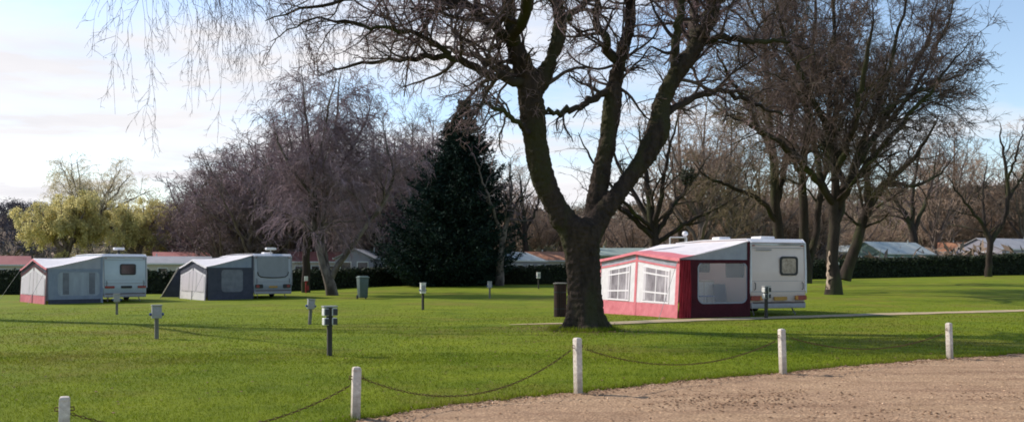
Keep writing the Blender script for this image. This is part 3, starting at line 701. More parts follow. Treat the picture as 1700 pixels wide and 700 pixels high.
        B().lathe([(.0, H + .22), (.08, H + .24), (.12, H + .32), (.08, H + .40), (.0, H + .42)], 14, 'z', (-1.05, 4.4, 0)).obj('aerial_dome', M['roof_white'], a, smooth=60)
    elif style == 1:    # middle caravan: wide recessed rear panel, rounded at the bottom
        lo = [(-.93, 2.42), (-.93, 1.55), (-.88, 1.36), (-.74, 1.26), (-.4, 1.22), (0, 1.21), (.4, 1.22), (.74, 1.26), (.88, 1.36), (.93, 1.55), (.93, 2.42)]
        c = plate(t, 'rear_panel', M['panel_grey'], lo, -.0, .02)
        b = B(); b.tube([(x, -.03, z) for x, z in lo[1:-1]], .028, 6); b.obj('panel_trim', M['black'], c)
        plate(t, 'number_plate', M['plate'], rrect(0, .68, .5, .11, .015), -.0, .05)
        for sx in (-1, 1):
            c = plate(t, 'rear_light', M['black'], rrect(sx * .84, .72, .46, .22, .05), -.0, .04)
            plate(c, 'lens', M['red_lens'], rrect(sx * .92, .72, .18, .15, .03), -.0, .047)
        B().box((0, .02, .98), (2.0, .05, .05), .015).obj('grab_rail', M['trim_grey'], t)
        B().box((0, 1.0, H + .05), (.5, .5, .10), .03).obj('roof_vent', M['roof_white'], t)
        a = B().tube([(.05, .5, H - .05), (.05, .5, H + .26)], .03, 6).obj('aerial', M['steel'], t)
        B().box((.05, .5, H + .30), (.62, .30, .13), .05).obj('aerial_head', M['roof_white'], a, smooth=40)
    else:               # leftmost caravan
        w = ring(t, 'rear_window', M['black'], rrect(.14, 1.78, .84, .60, .10), rrect(.14, 1.78, .72, .48, .08), -.001, .03)
        plate(w, 'pane', M['glass'], rrect(.14, 1.78, .74, .50, .08), -.002, .012)
        for k, (cx_, w_) in enumerate(((-.82, .5), (.06, .58), (.88, .44))):
            plate(t, 'rear_light' if k != 1 else 'number_plate', M['black'] if k == 1 else M['red_lens'], rrect(cx_, .82, w_, .13, .03), -.0, .04)
        plate(t, 'trim_line', M['trim_grey'], rrect(0, 1.02, 2.2, .03, .006), -.001, .01)
        plate(t, 'trim_line', M['trim_grey'], rrect(0, 2.30, 2.1, .02, .006), .01, .012)
        a = B().lathe([(.09, H - .05), (.12, H + .02), (.07, H + .06), (.07, H + .26), (.0, H + .26)], 12, 'z', (.05, 1.2, 0)).obj('aerial', M['black'], t)
        B().box((.05, 1.2, H + .31), (.56, .34, .13), .05).obj('aerial_head', M['roof_white'], a, smooth=40)
    return t

def awning(label, loc, rz, D, L, h0, hp, hf, Hr, c, wins, side_win, peak=.5, corner=True, bars=True, flap=False, lean=.12, zl=None):
    """front wall at x=0 facing -x, near side wall at y=0, caravan at x=D; colours in c"""
    t = thing('awning', label, 'awning', loc, rz, 'awnings pitched against the caravans')
    zf = zl or (lambda x, y: 0.0)
    yp = L * peak
    def fz(y):
        if y < yp: k = y / yp; return h0 + (hp - h0) * k ** 1.15
        k = (y - yp) / (L - yp); return hp + (hf - hp) * (1 - (1 - k) ** 1.15)
    # roof: two-tone sheet, sagging a little between the poles
    def rz_(x, y):
        k = max(0, x) / D
        z = fz(min(max(y, 0), L)) * (1 - k) + Hr * k - .05 * math.sin(math.pi * k) * (1 + .5 * math.sin(3 * y)) + .04
        return z + (0.12 * x if x < 0 else 0)
    xb = [-.10, 0, .5 * c.get('edge_w', .3) * D, c.get('edge_w', .3) * D]; xr = list(np.linspace(c.get('edge_w', .3) * D, D - .02, 9))
    ysr = list(np.linspace(-.10, L + .05, 25))
    B().grid([[(x, y, rz_(x, y)) for y in ysr] for x in xb]).obj('roof_border', M[c['edge']], t, smooth=60)
    B().grid([[(x, y, rz_(x, y)) for y in ysr] for x in xr]).obj('roof', M[c['roof']], t, smooth=60)
    # hanging valance along the front and near side
    v = B(); v.grid([[(-.10, y, rz_(-.10, y)) for y in ysr], [(-.12 - .01 * math.sin(y * 9), y, rz_(-.10, y) - .10) for y in ysr]])
    v.obj('valance', M[c.get('valance', c['edge'])], t, smooth=60)
    # front wall, leaning outward at the foot
    def fx(z): return -lean * (1 - z / hp) - .002
    sk = .44
    def strip(y0, y1, z0f, z1f, name, m, off=0.0, n=10, parent=t, wave=0.0):
        rows = []
        for j in range(5):
            row = []
            for i in range(n + 1):
                y = y0 + (y1 - y0) * i / n; a, b_ = z0f(y), z1f(y); z = a + (b_ - a) * j / 4
                row.append((fx(z) - off - wave * math.sin(y * 22), y, z))
            rows.append(row)
        return B().grid(rows).obj(name, m, parent, smooth=50)
    band = lambda y: fz(y) - .28 if c.get('gable') else fz(y)
    strip(0, L, lambda y: zf(0, y) - .06, lambda y: sk, 'skirt', M[c['skirt']], wave=.012)
    strip(0, L, lambda y: sk, lambda y: band(y), 'front_wall', M[c['front']], wave=.005)
    if c.get('gable'): strip(0, L, lambda y: band(y), lambda y: fz(y), 'front_gable', M[c['gable']])
    # frame posts of the front
    for y in (0.0, L * peak, L):
        w_ = .17 if y else .22
        strip(max(0, y - w_ / 2), min(L, y + w_ / 2 + (.1 if not y else 0)), lambda y: zf(0, y) - .06, lambda y: fz(y) - .02, 'front_post', M[c['post']], .012, 2)
    if c.get('arch'):
        strip(0, L, lambda y: band(y) - c['arch'], lambda y: band(y) + .02, 'front_arch', M[c['post']], .016, 14)
    for y0, y1 in wins:
        z0, z1 = sk + .05, (lambda y: band(y) - (.16 if not c.get('mesh_win') else .30))
        if c.get('mesh_win'): z0 = sk
        w = strip(y0, y1, lambda y: z0, z1, 'front_window', M['pane_front' if not c.get('mesh_win') else 'pane_pale'], .009, 8)
        m_ = M['bar_white']
        bw = .055
        if bars:
            for yy in (y0, y1, (y0 + y1) / 2):
                strip(yy - bw / 2, yy + bw / 2, lambda y: z0 - .03, lambda y: z1(y) + .03, 'glazing_bar', m_, .016, 2, w)
            for k in (0, .28, .82, 1):
                strip(y0, y1, lambda y: z0 + (z1(y) - z0) * k - bw / 2, lambda y: z0 + (z1(y) - z0) * k + bw / 2, 'glazing_bar', m_, .020, 8, w)
        q = (y1 - y0)
        for a, b_ in ((y0 - .02, y0 + q * .16), (y1 - q * .16, y1 + .02)) if bars else ((y0, y0 + q * .30), (y0 + q * .36, y0 + q * .62), (y0 + q * .68, y1)):
            strip(a, b_, lambda y: z0 + .05, lambda y: z1(y) - .02, 'curtain', M['curtain'], .013, 10, w, .006)
    # near and far side walls
    def side(y, near):
        top = lambda x: h0 * (1 - x / D) + Hr * (x / D) if near else hf * (1 - x / D) + Hr * (x / D)
        s = -1 if near else 1
        zt = (h0 if near else hf) - .05
        z0 = zf(0, y) - .06
        def fl(x0, x1, za, zb, name, m, off=0.0, n=8, wave=0.0, parent=t):
            rows = [[(x0 + (x1 - x0) * i / n, y + s * (off + wave * math.sin(i * 2.4 + j * .5) * (1.15 - j / 6)), za(x0 + (x1 - x0) * i / n) + (zb(x0 + (x1 - x0) * i / n) - za(x0 + (x1 - x0) * i / n)) * j / 5) for i in range(n + 1)] for j in range(6)]
            return B().grid(rows).obj(name, m, parent, smooth=50)
        cst = lambda q: (lambda x: q)
        fl(0, D, cst(zt), top, 'side_gable', M[c['side_top']])
        if side_win and near:
            a, b_, za, zb = side_win
            lo = []; li = rrect((a + b_) / 2, (za + zb) / 2, b_ - a, zb - za, .22)
            cxm, czm = (a + b_) / 2, (za + zb) / 2
            for px_, pz_ in li:     # push the window loop out to the wall rectangle
                dx, dz = px_ - cxm, pz_ - czm
                kx = ((D - cxm) if dx > 0 else cxm) / max(abs(dx), 1e-6); kz = ((zt - czm) if dz > 0 else (czm - z0)) / max(abs(dz), 1e-6)
                k = min(kx, kz); lo.append((cxm + dx * k, czm + dz * k))
            # snap the nearest loop points to the rectangle's corners
            for X_, Z_ in ((0, z0), (D, z0), (D, zt), (0, zt)):
                j = min(range(len(lo)), key=lambda q: (lo[q][0] - X_) ** 2 + (lo[q][1] - Z_) ** 2); lo[j] = (X_, Z_)
            B().frame([(x, y, z) for x, z in lo], [(x, y, z) for x, z in li]).obj('side_wall', M[c['side']], t)
            B().frame([(x, y - .006, z) for x, z in rrect(cxm, czm, b_ - a + .07, zb - za + .07, .24)], [(x, y - .006, z) for x, z in rrect(cxm, czm, b_ - a - .02, zb - za - .02, .21)]).obj('window_edging', M[c['edging']], t)
            w = B().poly([(x, y + .004, z) for x, z in li]).obj('side_window', M[c['pane']], t)
            if c.get('side_curtain'):
                for q0, q1 in ((a + .25, a + .55), (b_ - .55, b_ - .25)):
                    fl(q0, q1, cst(za + .08), cst(zb - .05), 'curtain', M['pane_dark'], .006, 10, .004, w)
                fl(a + .58, b_ - .58, cst(za + .12), cst(zb - .1), 'curtain', M['pane_grey'], .005, 6, .003, w)
            fl(0, D, cst(zt - .09), cst(zt + .03), 'side_band', M[c['side']], .008)
            fl(0, D, cst(z0), cst(z0 + .30), 'mud_skirt', M[c['mud']], .009, 20, .008)
        else:
            fl(0, D, cst(z0), cst(zt), 'side_wall', M[c['side']])
        fl(D - .12, D, cst(z0), lambda x: top(x) - .02, 'side_post', M[c['side']], .012, 3)
        if near and corner:
            n = 14; rows = []
            for j in range(9):
                z = z0 + (zt - z0) * j / 8
                rows.append([(-.05 - lean * (1 - z / hp) * (1 - i / n) + .40 * i / n, y - .03 - .06 * abs(math.sin(i * 1.15 + j * .35)) - .10 * (1 - j / 8) * (1 - i / n), z) for i in range(n + 1)])
            B().grid(rows).obj('corner_curtain', M[c['corner']], t, smooth=60)
    side(0, True); side(L, False)
    # ground pegs with guy lines at the front corners, and the roof poles
    for yy, s in ((0, -1), (L, 1)): B().tube([(-.1, yy, fz(yy) - .02), (-1.1, yy + s * .5, zf(-1, yy) + .02)], .009, 5).obj('guy_line', M['box_grey'], t)
    for yy in (.06, yp, L - .06): B().tube([(.04, yy, zf(0, yy)), (.04, yy, fz(yy) + .01), (D - .04, yy, Hr - .03)], .016, 6).obj('pole', M['steel'], t)
    if flap:    # door flap hung out on a pole at the far front corner
        f = B(); f.grid([[(-.02, L, .05), (-.9, L + .95, .05)], [(-.02, L, hf), (-.12, L + .12, hf)]]); f.obj('side_flap', M['fab_char'], t)
        B().tube([(-.12, L + .12, hf + .02), (-.95, L + 1.0, .0)], .03, 6).obj('flap_pole', M['cream'], t)
    return t
def pitch(pn, rz, D):
    x, y = pn; u = (math.cos(rz), math.sin(rz))
    q = (x + u[0] * (D + 1.165), y + u[1] * (D + 1.165))
    return (x, y, gz(x, y)), (q[0], q[1], gz(*q))

# large caravan on the right
rz = R(20); P_ = W(1130, 527, 29.3)[:2]; la, lc = pitch(P_, rz, 2.7)
caravan('touring_caravan', 'large cream white caravan at right with small dark framed window', lc, rz, 'gel', 0, H=2.66)
awning('red and white awning with two barred windows, behind oak trunk', la, rz, 2.7, 6.0, 1.96, 2.24, 1.98, 2.58,
       dict(edge='fab_pink', roof='fab_white', skirt='fab_pink', front='fab_white', gable='fab_grey', post='fab_pink', side='fab_maroon', side_top='fab_grey', edging='fab_grey', pane='pane', corner='fab_red', mud='fab_maroon', arch=.05, edge_w=.19),
       [(.62, 2.45), (3.50, 5.25)], (.68, 2.56, .50, 1.84), .5, zl=lambda x, y: -.25 * max(0, y) / 6.0)
# white tube frame standing behind the awning roof
Yf = 39.0; xf = (1126 - CX) / F * Yf; zf_ = gz(xf, Yf); hf_ = CZ + (HY - 394) / F * Yf - zf_
t = thing('tube_frame', 'white square tube frame peeping over the red awning roof', 'frame', (xf, Yf, zf_), R(-8))
B().tube([(-.36, 0, 0), (-.36, 0, hf_)], .03, 8).obj('upright', M['bar_white'], t); B().tube([(.36, 0, 0), (.36, 0, hf_)], .03, 8).obj('upright', M['bar_white'], t)
B().tube([(-.36, 0, hf_), (.36, 0, hf_)], .03, 8).obj('crossbar', M['bar_white'], t)
# what shows through the clear side window: a cupboard, a folding table and a chair
la_ = Vector(la); ux = Vector((math.cos(rz), math.sin(rz), 0)); uy = Vector((-math.sin(rz), math.cos(rz), 0))
def inside(name, label, cat, u, v): p = la_ + ux * u + uy * v; return thing(name, label, cat, tuple(p), rz)
t = inside('cupboard', 'pale camping cupboard seen through the side window of red awning', 'cupboard', 1.75, 1.6)
B().box((0, 0, .62), (.85, .45, 1.24), .02).obj('body', M['cream'], t)
for sx in (-1, 1): B().box((sx * .2, -.235, .62), (.37, .02, 1.1), .01).obj('door', M['box_white'], t)
t = inside('camping_table', 'dark topped folding table inside the red awning', 'table', 1.25, .75)
B().box((0, 0, .70), (.8, .5, .04), .01).obj('table_top', M['socket_blue'], t)
for sx in (-1, 1):
    for sy in (-1, 1): B().tube([(sx * .36, sy * .2, 0), (sx * .36, sy * .2, .69)], .018, 6).obj('leg', M['steel'], t)
t = inside('camping_chair', 'dark folding chair beside the table inside the red awning', 'chair', 2.2, .8)
B().box((0, 0, .45), (.5, .48, .05), .015).obj('seat', M['fab_char'], t); B().box((0, .26, .80), (.5, .05, .62), .015, Matrix.Rotation(R(-12), 3, 'X')).obj('backrest', M['fab_char'], t)
for sx in (-1, 1):
    for a_, b_ in ((-.22, .2), (.22, -.2)): B().tube([(sx * .24, a_, 0), (sx * .24, b_, .44)], .014, 6).obj('leg', M['steel'], t)
# leftmost caravan
rz = R(42); P_ = W(80, 508, 46.0)[:2]; la, lc = pitch(P_, rz, 2.7)
caravan('touring_caravan', 'leftmost pale blue grey caravan with one small dark window', lc, rz, 'gel_blue', 2, H=2.62)
awning('leftmost awning with pink roof edge and rounded white front', la, rz, 2.7, 5.2, 1.86, 2.38, 1.8, 2.52,
       dict(edge='fab_white', valance='fab_pink', roof='fab_white', skirt='fab_pink', front='fab_white', gable='fab_char', post='fab_maroon', side='fab_blue', side_top='fab_grey', edging='fab_blue', pane='pane_grey', corner='fab_pink', mud='fab_char', arch=.12, mesh_win=True, side_curtain=True, edge_w=.12),
       [(.35, 4.85)], (.45, 2.55, .42, 1.68), .5, corner=False, bars=False)
# middle caravan
rz = R(36); P_ = W(345, 500, 49.5)[:2]; la, lc = pitch(P_, rz, 2.6)
caravan('touring_caravan', 'grey caravan beside the birch with wide rounded rear panel', lc, rz, 'gel_grey', 1, H=2.60)
awning('charcoal awning with white roof and bright white front window', la, rz, 2.6, 5.2, 1.86, 2.30, 1.85, 2.54,
       dict(edge='fab_white', roof='fab_white', skirt='fab_white', front='fab_white', gable='fab_char', post='fab_char', side='fab_char', side_top='fab_blue', edging='fab_char', pane='pane_dark', corner='fab_char', mud='fab_char', arch=.16, mesh_win=True, edge_w=.16),
       [(.40, 4.8)], (.75, 2.0, .45, 1.75), .5, corner=False, bars=False, flap=True)

# ================================================================== STATIC HOMES BEYOND THE HEDGES
GS = 'static homes beyond the hedges'
def static_home(label, px, Y, rz, w, L, eave, ridge, wall, roof, fascia='box_white', z=None):
    x = (px - CX) / F * Y; z = gz(x, Y) if z is None else z
    t = thing('static_home', label, 'static home', (x, Y, z), rz, GS)
    hw = w / 2
    B().prism([(-hw, -L / 2, .25), (hw, -L / 2, .25), (hw, -L / 2, eave), (0, -L / 2, ridge), (-hw, -L / 2, eave)], (0, L, 0)).obj('wall', M[wall], t)
    b = B(); o = .18
    for s in (-1, 1):
        sl = (ridge - eave) / hw
        b.prism([(s * 0.001, -L / 2 - o, ridge + .03), (s * (hw + o), -L / 2 - o, eave - sl * o + .03), (s * (hw + o), -L / 2 - o, eave - sl * o + .10), (s * .001, -L / 2 - o, ridge + .11)], (0, L + 2 * o, 0))
    b.obj('roof', M[roof], t)
    for s in (-1, 1): B().box((s * (hw + .19), 0, eave - .0), (.03, L + .3, .14)).obj('gutter', M[fascia], t)
    B().box((0, 0, .12), (w * .96, L * .98, .26)).obj('base', M['black'], t)
    for s in (-1, 1):
        for k in range(4):
            yy = -L / 2 + L * (k + .6) / 4.2
            fr = B().box((s * (hw + .012), yy, eave - .80), (.03, L * .13, .95), .01).obj('window', M['box_white'], t)
            B().box((s * (hw + .03), yy, eave - .80), (.012, L * .13 - .14, .80)).obj('pane', M['glass'], fr)
    for s in (-1, 1):
        for xx in (-w * .22, w * .22):
            fr = B().box((xx, s * (L / 2 + .012), eave - .75), (w * .30, .03, 1.0), .01).obj('window', M['box_white'], t)
            B().box((xx, s * (L / 2 + .03), eave - .75), (w * .30 - .14, .012, .84)).obj('pane', M['glass'], fr)
    b = B(); b.tube([(hw * .4, L * .2, ridge - .2), (hw * .4, L * .2, ridge + .35)], .06, 8); b.obj('flue', M['roof_pale'], t)
    return t
def top_h(px, py, Y): return CZ + (HY - py) / F * Y - gz((px - CX) / F * Y, Y)
def sh(label, px0, px1, ytop, yeave, Y, kind, wall, roof, rz_off=0.0, w=3.6):
    pm = (px0 + px1) / 2; az = math.atan2(-(pm - CX), F); span = (px1 - px0) / F * Y
    if kind == 'long': static_home(label, pm, Y, az + R(90) + R(rz_off), w, max(6, span), top_h(pm, yeave, Y), top_h(pm, ytop, Y), wall, roof)
    else: static_home(label, pm, Y, az + R(rz_off), max(3, span), 9.5, top_h(pm, yeave, Y), top_h(pm, ytop, Y), wall, roof)
sh('static home with faded red roof at far left edge', -75, 40, 426, 440, 84, 'long', 'cream', 'roof_pink', 3)
sh('long grey roofed static home between the two left caravans', 226, 345, 427, 438, 82, 'long', 'cream', 'roof_grey', 0)
sh('red roofed static home peeping over the grey roof at left', 262, 352, 420, 431, 94, 'long', 'cream', 'roof_pink', 4)
sh('static home with pink red roof behind the birch trunk', 484, 592, 419, 435, 90, 'long', 'cream', 'roof_pink', -2)
sh('lilac grey static home, gable end right of the birch', 574, 634, 416, 430, 82, 'gable', 'lilac', 'roof_grey', -10)
sh('low grey gabled static home right of the conifer', 798, 876, 419, 433, 88, 'gable', 'lilac', 'roof_pale', -28)
sh('orange roofed static home left of the oak trunk', 893, 945, 419, 433, 94, 'long', 'cream', 'roof_orange', 0)
sh('green roofed static home between oak trunk and red awning', 985, 1060, 413, 424, 92, 'long', 'mint', 'roof_green', 4)
sh('pale green static home with white roof over the right hedge', 1442, 1514, 403, 422, 108, 'gable', 'mint', 'roof_pale', -36)
sh('small white roofed static home beside the leaning trunk', 1405, 1450, 408, 418, 125, 'long', 'cream', 'roof_pale', 0)
sh('orange roofed static home between pale green and grey homes', 1566, 1632, 403, 418, 122, 'long', 'cream', 'roof_orange', 0)
sh('grey gabled static home at the right edge of the view', 1622, 1712, 397, 415, 112, 'gable', 'lilac', 'roof_grey', -38)

# ================================================================== HEDGES
def hedge(label, pts, w, seed, nleaf):
    """pts: list of (x, y, z_bottom, z_top)"""
    r = np.random.default_rng(seed); p = np.array(pts, float)
    l = np.r_[0, np.cumsum(np.linalg.norm(np.diff(p[:, :2], axis=0), axis=1))]; o = p[0, :3].copy()
    t = np.arange(0, l[-1], .5); q = np.stack([np.interp(t, l, p[:, k]) for k in range(4)], 1)
    tg = nrm(np.gradient(q[:, :2], axis=0)); nn = np.stack([-tg[:, 1], tg[:, 0]], 1)
    sec = [(-1, 0), (-1.08, .35), (-1.05, .75), (-.9, .96), (0, 1.0), (.9, .96), (1.05, .75), (1.08, .35), (1, 0)]
    nz = np.convolve(r.normal(0, 1, len(t)), np.ones(5) / 5, 'same')
    P = np.stack([np.concatenate([q[:, :2] + nn * (s * w / 2 * .82), (q[:, 2] - .1 + (q[:, 3] - q[:, 2] + .06) * h - .12 * (h > .9) + nz * .07 * (h > .7))[:, None]], 1) for s, h in sec], 1)
    P[..., :] += r.normal(0, .03, P.shape)
    i = np.arange(P.shape[0] * P.shape[1]).reshape(P.shape[:2])
    root = thing('hedge', label, 'hedge', tuple(o))
    link('stems', np_mesh('stems', P.reshape(-1, 3) - o, np.stack([i[:-1, :-1], i[:-1, 1:], i[1:, 1:], i[1:, :-1]], -1).reshape(-1, 4)), M['hedge_core'], root)
    n = nleaf; a = r.uniform(0, len(t) - 1.001, n); s = r.uniform(0, len(sec) - 1.001, n); ia, is_ = a.astype(int), s.astype(int); fa, fs = (a - ia)[:, None], (s - is_)[:, None]
    c = (P[ia, is_] * (1 - fa) + P[ia + 1, is_] * fa) * (1 - fs) + (P[ia, is_ + 1] * (1 - fa) + P[ia + 1, is_ + 1] * fa) * fs
    c = c + r.normal(0, .09, (n, 3)) + np.array([0, 0, .03])
    d1_ = nrm(r.normal(0, 1, (n, 3))); d2_ = nrm(np.cross(d1_, r.normal(0, 1, (n, 3)))); sz = r.uniform(.05, .15, n)[:, None]
    V = np.stack([c - d1_ * sz, c + d2_ * sz * .6, c + d1_ * sz, c - d2_ * sz * .6], 1).reshape(-1, 3) - o
    link('foliage', np_mesh('foliage', V, np.arange(n * 4).reshape(-1, 4)), M['hedge'], root)
def hedge_pts(rows):
    out = []
    for px, yb, yt in rows:
        x, Y, z = base(px, yb, 40); out.append((x, Y + .8, z, CZ + (HY - yt) / F * (Y + .8)))
    return out
hedge('long dark clipped hedge behind the left caravans and conifer', hedge_pts([(-170, 489, 450), (0, 489, 449), (330, 487, 449), (500, 482, 447), (650, 474, 444), (800, 472, 443), (905, 472, 440), (1010, 471, 437)]), 1.5, 21, 42000)
hedge('tall dark clipped hedge at right below the static homes', [((px - CX) / F * Yh, Yh, gz((px - CX) / F * Yh, Yh), CZ + (HY - yt) / F * Yh) for px, yt, Yh in ((1330, 431, 84), (1420, 429, 85), (1550, 426, 87), (1700, 422, 88), (1850, 420, 88))], 1.6, 22, 30000)

# ================================================================== TREES
def lv(dens, ang, lr, lmin, lmax, nseg, wander, trop, rr, rmin, sides=3, t0=.2, t1=1.0, asd=14, up=0., rmax=9, nmin=1, fine=False, lpow=.55, tx=0., ty=0.):
    return dict(dens=dens, ang=ang, lr=lr, lmin=lmin, lmax=lmax, nseg=nseg, wander=wander, trop=(tx, ty, trop), rr=rr, rmin=rmin, sides=sides, t0=t0, t1=t1, asd=asd, up=up, rmax=rmax, nmin=nmin, fine=fine, lpow=lpow)

# ---- the big oak in the middle: trunk and main limbs fused into one skin
OY = 23.4; ob = W(970, 548, OY); oz = gz(ob[0], ob[1]); oloc = (ob[0], ob[1], oz)
def ol(*pts): return px_stem(pts, OY, oloc)
limbs = [
    (ol((966, 400), (940, 372, -.05), (910, 320, -.15), (890, 250, -.3), (884, 190, -.4), (880, 145, -.45), (868, 110, -.5), (852, 75, -.6), (845, 25, -.7), (838, -60, -.8), (820, -170, -1.1), (800, -260, -1.3)), [.46, .44, .36, .34, .35, .36, .27, .23, .20, .17, .11, .04]),
    (ol((882, 165, -.42), (896, 135, -.42), (915, 100, -.35), (929, 62, -.25), (930, 25, -.1), (918, -30, 0), (925, -120, .3), (950, -230, .6)), [.24, .24, .20, .20, .19, .16, .11, .03]),
    (ol((972, 400), (992, 362, .1), (1030, 315, .3), (1070, 262, .5), (1098, 212, .7), (1094, 175, .8), (1118, 130, .9), (1150, 85, 1.0), (1172, 45, 1.1), (1188, 0, 1.2), (1215, -80, 1.4), (1260, -190, 1.7)), [.42, .38, .32, .30, .30, .27, .26, .24, .22, .20, .13, .03]),
    (ol((980, 400), (985, 355, .35), (996, 295, .5), (1010, 230, .6), (1016, 175, .65), (1022, 125, .7), (1034, 85, .7), (1046, 45, .7), (1048, 0, .7), (1042, -90, .6), (1060, -210, .7)), [.28, .28, .24, .23, .23, .22, .20, .18, .17, .12, .03]),
]
side = [
    (ol((876, 140, -.5), (848, 133, -.7), (815, 128, -.8), (785, 113, -.9), (748, 90, -1.0), (712, 92, -1.1), (676, 102, -1.2), (640, 101, -1.3), (590, 113, -1.4), (540, 120, -1.5)), [.13, .12, .11, .10, .085, .075, .06, .05, .035, .015]),
    (ol((845, 62, -.6), (815, 40, -.7), (778, 14, -.8), (735, -4, -.9), (680, -14, -1.1), (600, -8, -1.4), (510, 12, -1.8), (440, 30, -2.0)), [.13, .12, .10, .09, .075, .055, .035, .012]),
    (ol((748, 90, -1.0), (715, 68, -1.3), (668, 48, -1.7), (610, 42, -2.0), (550, 32, -2.2), (495, 40, -2.4), (455, 70, -2.6)), [.07, .06, .05, .04, .03, .022, .01]),
    (ol((868, 128, -.5), (830, 108, .4), (795, 92, .9), (745, 82, 1.3), (690, 62, 1.7), (640, 70, 2.0)), [.09, .08, .065, .05, .035, .012]),
    (ol((1012, 145, .65), (988, 160, .4), (955, 180, .1), (928, 190, -.1), (906, 178, -.3), (885, 182, -.6)), [.10, .10, .085, .075, .05, .02]),
    (ol((1026, 108, .7), (1006, 72, .5), (990, 35, .3), (990, 5, .1), (1008, -40, 0), (1020, -110, -.2)), [.12, .115, .10, .09, .06, .02]),
    (ol((1122, 125, .9), (1120, 80, .8), (1124, 40, .7), (1138, -10, .6), (1155, -110, .5)), [.13, .12, .11, .09, .02]),
    (ol((1100, 190, .75), (1140, 165, 1.2), (1185, 150, 1.6), (1230, 160, 1.9), (1275, 182, 2.2), (1320, 190, 2.5)), [.11, .10, .08, .065, .045, .015]),
    (ol((1160, 70, 1.05), (1205, 62, .8), (1250, 72, .5), (1300, 66, .1), (1345, 84, -.3)), [.11, .09, .07, .045, .015]),
    (ol((932, 40, -.2), (960, 20, .3), (985, -20, .8), (1000, -90, 1.5)), [.11, .09, .07, .02]),
    (ol((885, 230, -.35), (862, 205, -1.2), (840, 185, -1.9), (800, 170, -2.7), (760, 180, -3.3)), [.08, .07, .055, .04, .012]),
    (ol((852, 75, -.6), (870, 20, -2.0), (885, -60, -3.5), (880, -150, -5.2), (860, -190, -7)), [.16, .14, .11, .07, .02]),
    (ol((1150, 85, 1.0), (1150, 30, 2.6), (1160, -40, 4.2), (1180, -90, 6)), [.15, .12, .09, .02]),
    (ol((1188, 0, 1.2), (1260, -40, 1.0), (1340, -70, .6), (1420, -80, 0)), [.13, .11, .07, .02]),
    (ol((838, -60, -.8), (770, -110, -.6), (690, -140, -.3), (600, -140, 0), (520, -110, .5)), [.13, .11, .085, .055, .02]),
    (ol((1042, -90, .6), (1000, -160, 1.8), (960, -200, 3.2)), [.10, .07, .02]),
    (ol((918, -30, 0), (965, -90, -1.5), (1010, -140, -3.2), (1080, -160, -4.6)), [.12, .10, .07, .02]),
]
